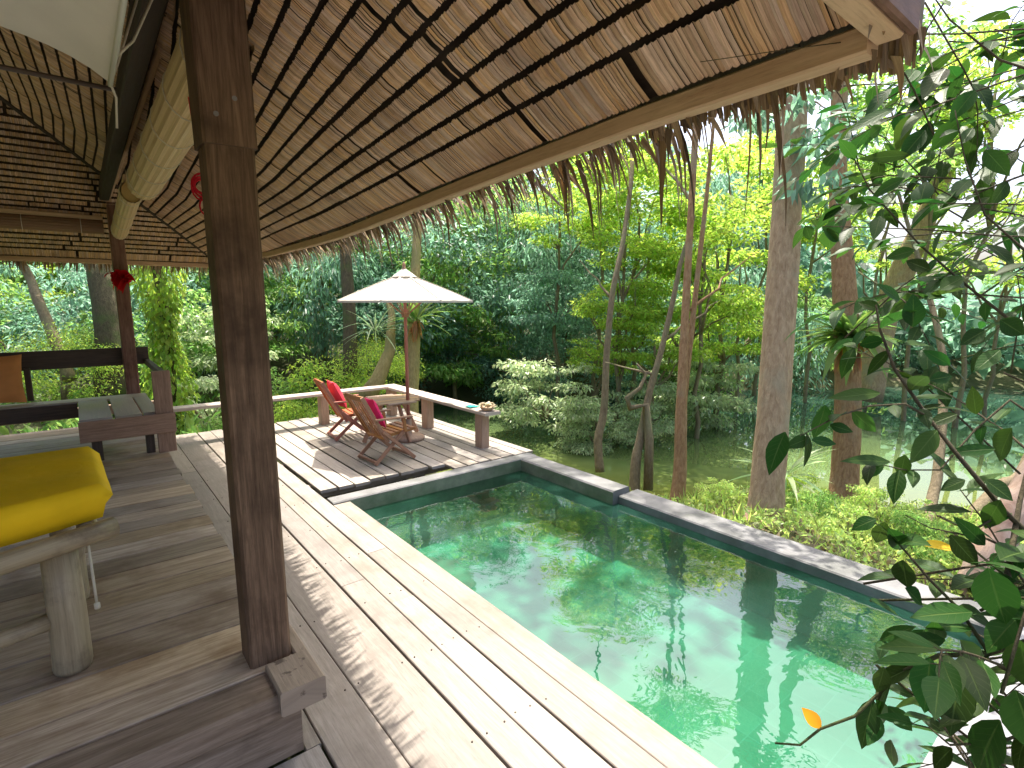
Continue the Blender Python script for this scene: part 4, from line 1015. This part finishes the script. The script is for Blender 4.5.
# ------------------------------------------------------------------ shrubs and trees
# sunlit bushes beyond the small deck
for (px, py, D, r, m, sp, lab) in (
    (330, 392, 11.3, 1.0, 'l_bright', 'shrub', 'rounded yellow green bush directly beyond the far rail'),
    (275, 395, 11.0, .9, 'l_mid', 'shrub', 'low green bush beyond the far rail right of the big post'),
    (205, 400, 10.6, .95, 'l_pale', 'sprays', 'pale leafy bush beyond the rail left of the big post'),
    (225, 330, 13.5, 1.5, 'l_pale', 'sprays', 'tall pale grey green bush behind the big post'),
    (375, 372, 12.4, 1.1, 'l_bright', 'fine', 'sunlit bush left of the parasol pole'),
    (240, 425, 9.9, .5, 'l_mid', 'shrub', 'small green plant growing up below the far rail'),
    (300, 418, 10.2, .5, 'l_bright', 'shrub', 'small yellow green plant below the far rail by the chairs'),
    (-40, 380, 10.5, 1.4, 'l_pale', 'sprays', 'pale bush at the far left behind the orange cushion'),
    (60, 370, 10.8, 1.2, 'l_bright', 'fine', 'sunlit bush behind the corner bench')):
    p = atD(px, py, D); shrub(p.x, p.y, r, m, lab, sp, zs=1.1, z0=p.z-r*.55)
shr = 'bushes crowding the left bank behind the bench'
for px, D, r, m, sp, py in ((10, 12.5, 1.6, 'l_teal', 'shrub', 330), (150, 13, 1.6, 'l_mid', 'shrub', 340), (75, 14.5, 2.0, 'l_teal', 'sprays', 300), (190, 14.5, 1.9, 'l_teal', 'shrub', 310),
                            (-70, 13, 2.0, 'l_mid', 'shrub', 320), (130, 16, 2.2, 'l_dark', 'shrub', 290), (245, 15.5, 1.9, 'l_mid', 'sprays', 320), (20, 16.5, 2.3, 'l_bright', 'sprays', 270)):
    p = atD(px, py, D); shrub(p.x, p.y, r, m, 'leafy bush in the thicket on the left bank behind the pavilion', sp, shr, zs=1.15, z0=p.z-r*.55)
# pale bush leaning over the water, and lit branches at the far bank
for (px, py, D, r, m, sp, lab) in (
    (545, 392, 13.0, 1.55, 'l_pale', 'sprays', 'pale leafy bush overhanging the dark water beyond the rail end'),
    (598, 430, 12.2, .95, 'l_pale', 'sprays', 'low pale bush touching the water left of the curved slim tree'),
    (650, 405, 13, 1.2, 'l_pale', 'sprays', 'lit pale bush over the water behind the forked tree'),
    (700, 385, 14.5, 1.7, 'l_pale', 'sprays', 'pale green bush hanging over the water behind the two stem tree'),
    (560, 300, 15.5, 1.6, 'l_teal', 'sprays', 'dull green bush above the pale overhanging bush')):
    p = atD(px, py, D); shrub(p.x, p.y, r, m, lab, sp, zs=1.0, z0=p.z-r*.45)
# bright mid trees across the inlet (backlit)
bright = 'sunlit yellow green trees beyond the pool'
for (px, py, D, r, sp, lab) in ((640, 210, 14, 2.2, 'airy', 0), (730, 190, 14.5, 2.3, 'airy', 0), (600, 170, 15.5, 1.9, 'airy', 0), (690, 290, 13.5, 1.8, 'sprays', 0), (745, 280, 16, 1.9, 'airy', 0), (820, 200, 17, 2.4, 'airy', 0), (620, 300, 13, 1.3, 'sprays', 0), (770, 170, 18, 2.2, 'airy', 0), (655, 340, 12.5, 1.15, 'sprays', 0), (705, 240, 12.5, 1.5, 'airy', 0), (625, 235, 12.8, 1.3, 'airy', 0), (720, 330, 15, 1.6, 'sprays', 0), (600, 350, 14, 1.0, 'sprays', 0), (935, 150, 14, 2.0, 'airy', 0), (1010, 240, 15, 2.2, 'airy', 0), (885, 235, 18, 1.9, 'airy', 0), (1000, 70, 13, 2.0, 'airy', 0), (900, 90, 20, 2.3, 'airy', 0), (560, 215, 15, 1.4, 'airy', 0)):
    p = atD(px, py, D); z0 = gz(p.x, p.y)
    tree('sunlit_tree', p.x, p.y, p.z-z0+r*.75, r, sp, 'l_bright', 'airy tree with backlit yellow green leaves beyond the pool', group=bright, cz=p.z-z0, tr=.07, zs=.85)
# dense wood across the water and behind
wood_grp = 'dark trees of the wood across the water'
spots = [(420, 13.8, 17, 2.9), (470, 260, 18, 3.0), (520, 280, 19, 3.2), (455, 340, 17, 2.2), (400, 330, 16.5, 2.2), (520, 370, 17.5, 1.8), (380, 250, 18, 2.8), (320, 270, 17.5, 2.8), (270, 250, 18, 3.0), (570, 240, 19, 3.0),
         (620, 330, 19, 2.6), (680, 320, 20, 2.8), (750, 330, 21, 2.8), (810, 330, 22, 2.8), (870, 345, 24, 2.6), (930, 350, 25, 2.6), (990, 345, 25, 2.6), (650, 220, 21, 3.2), (560, 190, 24, 3.2), (450, 170, 22, 3.5),
         (350, 180, 22, 3.6), (1060, 340, 26, 3), (740, 230, 25, 3.0), (850, 290, 28, 3.0), (200, 230, 19, 3.0), (130, 230, 19, 3.0), (60, 220, 20, 3.0), (-20, 220, 19, 3.0), (-110, 250, 18, 3.0), (500, 220, 26, 3.2), (160, 300, 17, 2.3), (40, 300, 17.5, 2.3)]
for i, (px, py, D, r) in enumerate(spots):
    if i == 0: py, D = 280, 17
    p = atD(px, py, D); z0 = gz(p.x, p.y); m = ('l_teal', 'l_mid', 'l_teal', 'l_mid', 'l_dark')[i % 5] if px > 240 else ('l_mid', 'l_bright', 'l_pale', 'l_mid')[i % 4]
    sp = ('broad', 'tall', 'weep', 'sprays', 'broad')[i % 5]
    left = px < 240
    tree('wood_tree', p.x, p.y, max(p.z-z0+r*.75, r), r, sp, m, 'leafy tree of the wood rising behind the pavilion bench' if left else 'dark dense tree in the wood on the far side of the water',
         group='trees of the wood behind the bench' if left else wood_grp, cz=max(p.z-z0, .4), zs=1.1)
# far wood as one mass
n = 42000; az = RNG.uniform(-1.1, 2.0, n); rad = RNG.uniform(27, 46, n)
top = 8.5+2.5*np.sin(az*7)+1.8*np.sin(az*17+1)+.9*np.sin(az*41); top = np.where(az > 1.25, top*.42, np.where(az > 1.12, top*.6, top)); top += (rad-27)*.09
zf = (RNG.random(n)**.75)*top-.8
Pf = np.stack([rad*np.sin(az), rad*np.cos(az), zf], 1); Df = RNG.normal(size=(n, 3)); Df[:, 2] -= .3; Nf = RNG.normal(size=(n, 3))*.5; Nf[:, 2] += .8
Lf = .45+.5*RNG.random(n)
o = mesh_obj('distant_woods', cloud_mesh('distant_woods', leaf_cloud(Pf, Df, Nf, Lf, Lf*.55), M['l_teal'])); tag(o, 'far wood filling the view behind the trees across the water', 'woods', kind='stuff')

# ground cover behind the coping and on the banks
def scatter(n, x0, x1, y0, y1, L, mat, name, label, cond=None, up=.9, h=.0, lw=.35):
    P = np.stack([RNG.uniform(x0, x1, n), RNG.uniform(y0, y1, n)], 1); d = lake_sd(P); k = (d > .0)
    k &= ~((P[:, 0] < 4.69) & (P[:, 1] < 9.45)) & ~((P[:, 0] < 5.65) & (P[:, 1] < .52))
    if cond is not None: k &= cond(P)
    P = P[k]; z = height(P); m = len(P)
    P3 = np.stack([P[:, 0], P[:, 1], z-.01+RNG.random(m)**2*h*(.5+.5*np.sin(P[:, 0]*2.1+1)*np.sin(P[:, 1]*2.7))], 1)
    D = RNG.normal(size=(m, 3)); D[:, 2] = up+np.abs(D[:, 2])*.5; Nn = RNG.normal(size=(m, 3)); Nn[:, 2] += .4; Ls = L*(.5+RNG.random(m))
    o = mesh_obj(name, cloud_mesh(name, leaf_cloud(P3, D, Nn, Ls, Ls*lw), M[mat])); return tag(o, label, 'ground cover', kind='stuff')
scatter(45000, 4.5, 10.5, -3, 7, .055, 'l_ground', 'ground_cover', 'bright low weeds covering the bank behind the pool coping', h=.32, up=.2, lw=.55, cond=lambda P: P[:, 1] < 5.0-.35*(P[:, 0]-4.5))
scatter(9000, 4.5, 11, -4, 7.5, .19, 'l_ground', 'grass', 'long thin grass blades on the bank behind the pool', h=.05, up=1.6, lw=.06, cond=lambda P: P[:, 1] < 4.4-.35*(P[:, 0]-4.5))
scatter(3500, 4.5, 9, -2, 5, .10, 'litter', 'leaf_litter', 'dry fallen leaves on the bank soil behind the coping', up=.05, h=.02, lw=.5)
scatter(9000, -9, 6, 9.4, 16, .22, 'l_mid', 'undergrowth', 'green undergrowth on the left bank beyond the decks', h=.4)
for (px, py, D, r, m, lab) in ((880, 500, 6.4, .42, 'l_ground', 'feathery pale weed clump behind the coping right of the fern tree'), (815, 508, 6.0, .34, 'l_mid', 'small leafy weed between the thick trunk and the fern tree'), (720, 492, 6.6, .30, 'l_ground', 'small bright weed left of the thick straight trunk'), (850, 540, 5.2, .30, 'l_ground', 'spindly weed standing close to the coping'), (920, 540, 5.0, .36, 'l_mid', 'weed clump at the coping below the yellow leaf'), (800, 490, 7.2, .4, 'l_bright', 'sunlit weed clump at the lake edge beside the strap plant')):
    p = atD(px, py, D); zz = gz(p.x, p.y); shrub(p.x, p.y, r, m, lab, 'sprays', z0=zz-.02, name='weed', zs=1.2)

# ------------------------------------------------------------------ foreground plant
ROOT = V(1.75, -.75, -.006)
fg = empty('foreground_shrub', ROOT, 'dark glossy broad leaved shrub in the right foreground over the pool end', 'shrub')
def W(p): return Vector(p)-ROOT
BR = [
 ([(1090, 600, 1.15), (1040, 545, 1.12), (1005, 512, 1.12), (959, 457, 1.15), (928, 417, 1.2), (895, 370, 1.25), (880, 330, 1.3), (876, 305, 1.32)], .0065),
 ([(928, 417, 1.2), (905, 404, 1.18), (870, 406, 1.15), (838, 416, 1.12), (800, 436, 1.1)], .003),
 ([(1080, 630, 1.0), (1030, 640, 1.02), (985, 655, 1.05), (940, 655, 1.05), (905, 670, 1.08), (880, 692, 1.1), (855, 716, 1.1), (820, 729, 1.12), (800, 745, 1.12), (775, 743, 1.13)], .0055),
 ([(882, 690, 1.1), (872, 715, 1.12), (862, 748, 1.13)], .0025),
 ([(1060, 720, .95), (1000, 742, .98), (950, 745, 1.0), (930, 728, 1.02), (905, 722, 1.05)], .003),
 ([(1080, 238, 1.5), (1000, 236, 1.5), (930, 230, 1.5), (860, 227, 1.5), (805, 226, 1.5)], .0028),
 ([(1080, 207, 1.45), (1000, 204, 1.45), (920, 203, 1.45), (835, 205, 1.42)], .0024),
 ([(1080, 26, 1.2), (1010, 30, 1.2), (960, 34, 1.2), (905, 34, 1.2), (860, 40, 1.2), (790, 49, 1.22), (700, 62, 1.25)], .0024),
 ([(1080, 380, 1.5), (1010, 320, 1.55), (960, 280, 1.6), (920, 245, 1.65), (870, 190, 1.7), (850, 150, 1.75)], .005),
 ([(1100, 760, .9), (1040, 700, .95), (1010, 640, 1.0), (1005, 590, 1.05), (1020, 500, 1.15), (1040, 420, 1.2)], .010),
 ([(1090, 150, 1.6), (1010, 180, 1.6), (960, 200, 1.65), (900, 170, 1.7)], .004),
 ([(1040, 420, 1.2), (1010, 400, 1.25), (975, 430, 1.25), (940, 470, 1.2), (905, 470, 1.18), (870, 462, 1.15)], .003),
 ([(990, 655, 1.05), (960, 610, 1.08), (930, 580, 1.1), (900, 545, 1.15), (872, 520, 1.18)], .004),
 ([(1005, 512, 1.12), (965, 535, 1.12), (930, 528, 1.12), (905, 515, 1.14)], .0025),
 ([(1090, 90, 1.5), (1000, 60, 1.5), (950, 20, 1.5), (915, -30, 1.5)], .004),
 ([(1085, 300, 1.35), (1030, 255, 1.4), (985, 215, 1.45), (965, 160, 1.5), (955, 110, 1.5)], .004),
 ([(960, 280, 1.6), (930, 300, 1.55), (900, 290, 1.5)], .0025),
]
g = MB(); bpts = []
for pl, r in BR:
    pts = [atD(*q) for q in pl]; bpts.append(pts)
    Q = []
    for i in range(len(pts)-1):
        for k in range(3): Q.append(W(pts[i].lerp(pts[i+1], k/3)))
    Q.append(W(pts[-1])); m = len(Q)-1
    g.tube(Q, [r*(1-.65*i/m) for i in range(m+1)], n=7)
ends = [W(b[0]) for b in bpts if (b[0]-CAM).dot(rt) > 0]
hub = W(V(1.72, -.62, .9))
g.tube([V(0, 0, 0), hub*.5+V(.02, .03, 0), hub], [.028, .022, .018], n=9)
for pl, r in BR:
    if pl[0][0] >= 1040: e = W(atD(*pl[0])); g.tube(limb_path(hub, e, 5, .1), [.012, .010, .008, .007, .006, r], n=7)
g.build('branches', M['barkdark'], fg)
g = MB()
def pleaf(bx, by, tx, ty, w, D, tilt=0, gg=None, curl=None):
    a, b = atD(bx, by, D), atD(tx, ty, D*(1+random.uniform(-.04, .05))); d = b-a
    view = (a-CAM).normalized(); nrm = (-view+V(0, 0, .5)+V(random.uniform(-.4, .4), random.uniform(-.4, .4), random.uniform(-.3, .3)))
    (gg or g).leaf(W(a), d, nrm, d.length, w*D/544*1.0, random.uniform(.05, .25) if curl is None else curl, random.uniform(.1, .35), 6)
LV = [(785, 432, 767, 471, 21, 1.1), (825, 405, 817, 442, 20, 1.12), (880, 393, 829, 397, 14, 1.15), (913, 327, 914, 294, 20, 1.25), (852, 411, 878, 434, 16, 1.14), (809, 438, 787, 447, 13, 1.1), (812, 440, 838, 443, 11, 1.1),
 (830, 425, 853, 431, 11, 1.12), (937, 430, 912, 462, 20, 1.18), (957, 414, 927, 425, 13, 1.2), (976, 414, 973, 388, 14, 1.22), (1012, 428, 994, 462, 24, 1.18), (890, 462, 846, 457, 13, 1.15), (884, 465, 861, 478, 11, 1.15), (905, 455, 900, 478, 15, 1.18),
 (900, 470, 892, 502, 17, 1.17), (995, 449, 948, 451, 13, 1.15), (972, 612, 912, 615, 25, 1.05), (988, 568, 1006, 628, 38, 1.0), (930, 658, 924, 714, 30, 1.0), (960, 670, 950, 735, 32, .98), (950, 535, 980, 567, 20, 1.1), (888, 528, 914, 560, 19, 1.12),
 (903, 560, 906, 590, 22, 1.1), (876, 519, 851, 528, 15, 1.15), (885, 522, 876, 545, 17, 1.15), (924, 630, 900, 662, 18, 1.08), (934, 620, 936, 652, 20, 1.06), (884, 667, 878, 696, 16, 1.08), (876, 700, 892, 732, 17, 1.1), (888, 706, 914, 733, 17, 1.1),
 (880, 718, 870, 742, 15, 1.1), (891, 740, 892, 768, 14, 1.12), (1000, 560, 1030, 545, 30, 1.05), (905, 588, 925, 605, 18, 1.1), (960, 640, 990, 690, 30, 1.0), (985, 700, 940, 720, 22, .98), (1000, 720, 970, 775, 34, .95), (1015, 690, 1040, 760, 40, .92),
 (945, 640, 905, 640, 15, 1.06), (870, 600, 905, 612, 14, 1.12), (880, 640, 915, 625, 15, 1.1), (884, 640, 880, 655, 12, 1.1), (1015, 620, 985, 650, 26, 1.0), (1020, 640, 1030, 700, 34, .95), (930, 720, 905, 712, 13, 1.04), (952, 748, 930, 768, 18, 1.0),
 (800, 226, 824, 190, 0.1, 1.5), (805, 226, 812, 240, 12, 1.5), (822, 228, 845, 238, 22, 1.5), (828, 228, 830, 250, 18, 1.5), (880, 216, 874, 238, 14, 1.5), (848, 204, 868, 206, 12, 1.42), (846, 205, 822, 217, 14, 1.42), (920, 205, 925, 178, 20, 1.45), (905, 178, 872, 194, 13, 1.5),
 (990, 197, 958, 222, 18, 1.45), (945, 68, 922, 97, 22, 1.5), (895, 108, 850, 125, 14, 1.6), (882, 126, 866, 138, 13, 1.6), (910, 155, 860, 158, 12, 1.6), (925, 130, 900, 160, 18, 1.6), (960, 120, 930, 150, 20, 1.55), (975, 90, 950, 120, 18, 1.5), (985, 150, 1010, 175, 18, 1.5),
 (900, 300, 878, 283, 12, 1.3), (880, 310, 858, 300, 12, 1.32), (884, 340, 858, 345, 14, 1.3), (890, 350, 866, 375, 14, 1.28), (905, 345, 935, 340, 14, 1.25), (925, 300, 950, 290, 16, 1.5), (940, 290, 965, 275, 18, 1.5), (930, 270, 905, 260, 14, 1.55), (915, 250, 885, 258, 14, 1.6), (955, 275, 975, 300, 16, 1.5),
 (985, 330, 960, 345, 16, 1.45), (1000, 320, 1025, 335, 20, 1.4), (1000, 350, 975, 370, 16, 1.4), (950, 365, 925, 350, 13, 1.3), (930, 380, 955, 375, 13, 1.25), (985, 480, 1015, 500, 20, 1.12), (1000, 500, 985, 530, 20, 1.1), (965, 480, 940, 490, 14, 1.15), (985, 545, 960, 520, 16, 1.1)]
for q in LV: pleaf(*q)
random.seed(23)
for pts in bpts[:7]+bpts[8:]:      # further leaves along every branch
    for i in range(len(pts)-1):
        Ls = (pts[i+1]-pts[i]).length
        for k in range(max(1, int(Ls/.055))):
            if random.random() < .35: continue
            p = pts[i].lerp(pts[i+1], random.random()); ax = (pts[i+1]-pts[i]).normalized()
            d = (ax*.6+V(random.uniform(-1, 1), random.uniform(-1, 1), random.uniform(-1, .4))).normalized()
            L = random.uniform(.05, .10); nrm = V(random.uniform(-.5, .5), random.uniform(-.5, .5), 1)
            g.leaf(W(p), d, nrm, L, L*random.uniform(.38, .5), random.uniform(.05, .3), random.uniform(.1, .35), 6)
# dense leafy mass at the lower right and upper right, leaves on sprigs
gt = MB()
for (x0, x1, y0, y1, D0, D1, cnt) in ((950, 1090, 560, 800, .95, 1.25, 170), (985, 1090, 380, 560, 1.1, 1.4, 30), (880, 1090, 20, 330, 1.6, 2.4, 260), (840, 1080, 60, 330, 2.6, 4.0, 150), (840, 930, 70, 240, 1.9, 2.5, 40), (930, 1080, 250, 420, 1.5, 2.0, 45)):
    for k in range(cnt//7):
        p = atD(random.uniform(x0, x1), random.uniform(y0, y1), random.uniform(D0, D1))
        d = V(random.uniform(-1, 1), random.uniform(-1, 1), random.uniform(-.5, .8)).normalized(); far = D0 > 1.5
        Ls = random.uniform(.22, .36)*(1.25 if far else 1); tw = [p]; dd = d.copy()
        for q in range(5): dd = (dd+V(random.uniform(-.2, .2), random.uniform(-.2, .2), random.uniform(-.25, .08))).normalized(); tw.append(tw[-1]+dd*Ls/5)
        gt.tube([W(t) for t in [p-d*Ls*.7]+tw], [.003, .0026, .0024, .002, .0017, .0014, .001], n=5)
        for q in range(9):
            t = q/8*4.9; i = int(t); b = tw[i].lerp(tw[min(i+1, 5)], t-i); sd = d.cross(V(0, 0, 1)).normalized()*(1 if q % 2 else -1)
            ld = (sd*.9+d*.7+V(random.uniform(-.3, .3), random.uniform(-.3, .3), random.uniform(-.7, .1))).normalized() if q < 8 else dd
            L = random.uniform(.06, .105)*(1.25 if far else 1)
            gt.tube([W(b), W(b+ld*.012)], .001, n=4)
            g.leaf(W(b+ld*.01), ld, V(random.uniform(-.4, .4), random.uniform(-.4, .4), 1), L, L*random.uniform(.36, .46), random.uniform(.08, .35), random.uniform(.1, .35), 6)
gt.build('twigs', M['barkdark'], fg)
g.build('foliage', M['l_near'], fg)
g = MB(); pleaf(821, 728, 803, 708, 14, 1.12, gg=g); o = g.build('leaf', M['l_orange'], fg); o['label'] = 'orange dying leaf'
g = MB(); pleaf(955, 549, 920, 541, 13, 1.12, gg=g); o = g.build('leaf', M['l_yellow'], fg); o['label'] = 'yellow leaf'

# ------------------------------------------------------------------ light
SD = V(.30, .24, 1.0).normalized(); el = math.asin(SD.z); azs = math.atan2(SD.x, SD.y)
w = bpy.data.worlds.new('World'); sc.world = w; w.use_nodes = True; nt = w.node_tree; nt.nodes.clear()
sky = nt.nodes.new('ShaderNodeTexSky'); sky.sky_type = 'NISHITA'; sky.sun_disc = False; sky.sun_elevation = el; sky.sun_rotation = azs
sky.air_density = .75; sky.dust_density = 6.0; sky.ozone_density = .6
bg = nt.nodes.new('ShaderNodeBackground'); bg.inputs[1].default_value = .15
wo = nt.nodes.new('ShaderNodeOutputWorld'); nt.links.new(sky.outputs[0], bg.inputs[0]); nt.links.new(bg.outputs[0], wo.inputs[0])
sl = bpy.data.lights.new('sun', 'SUN'); sl.energy = 3.4; sl.angle = R(.55); sl.color = (1, .93, .82)
so = bpy.data.objects.new('sun', sl); COL.objects.link(so); so.rotation_euler = SD.to_track_quat('Z', 'Y').to_euler(); so.location = (3, 3, 20)
sc.view_settings.view_transform = 'Standard'; sc.view_settings.look = 'None'; sc.view_settings.gamma = 1; sc.view_settings.exposure = 1.62
c = sc.cycles
c.use_denoising = True
try: c.denoiser = 'OPENIMAGEDENOISE'
except Exception: pass
c.max_bounces = 10; c.diffuse_bounces = 5; c.glossy_bounces = 4; c.transmission_bounces = 6; c.transparent_max_bounces = 8
c.caustics_reflective = False; c.caustics_refractive = False; c.sample_clamp_indirect = 8
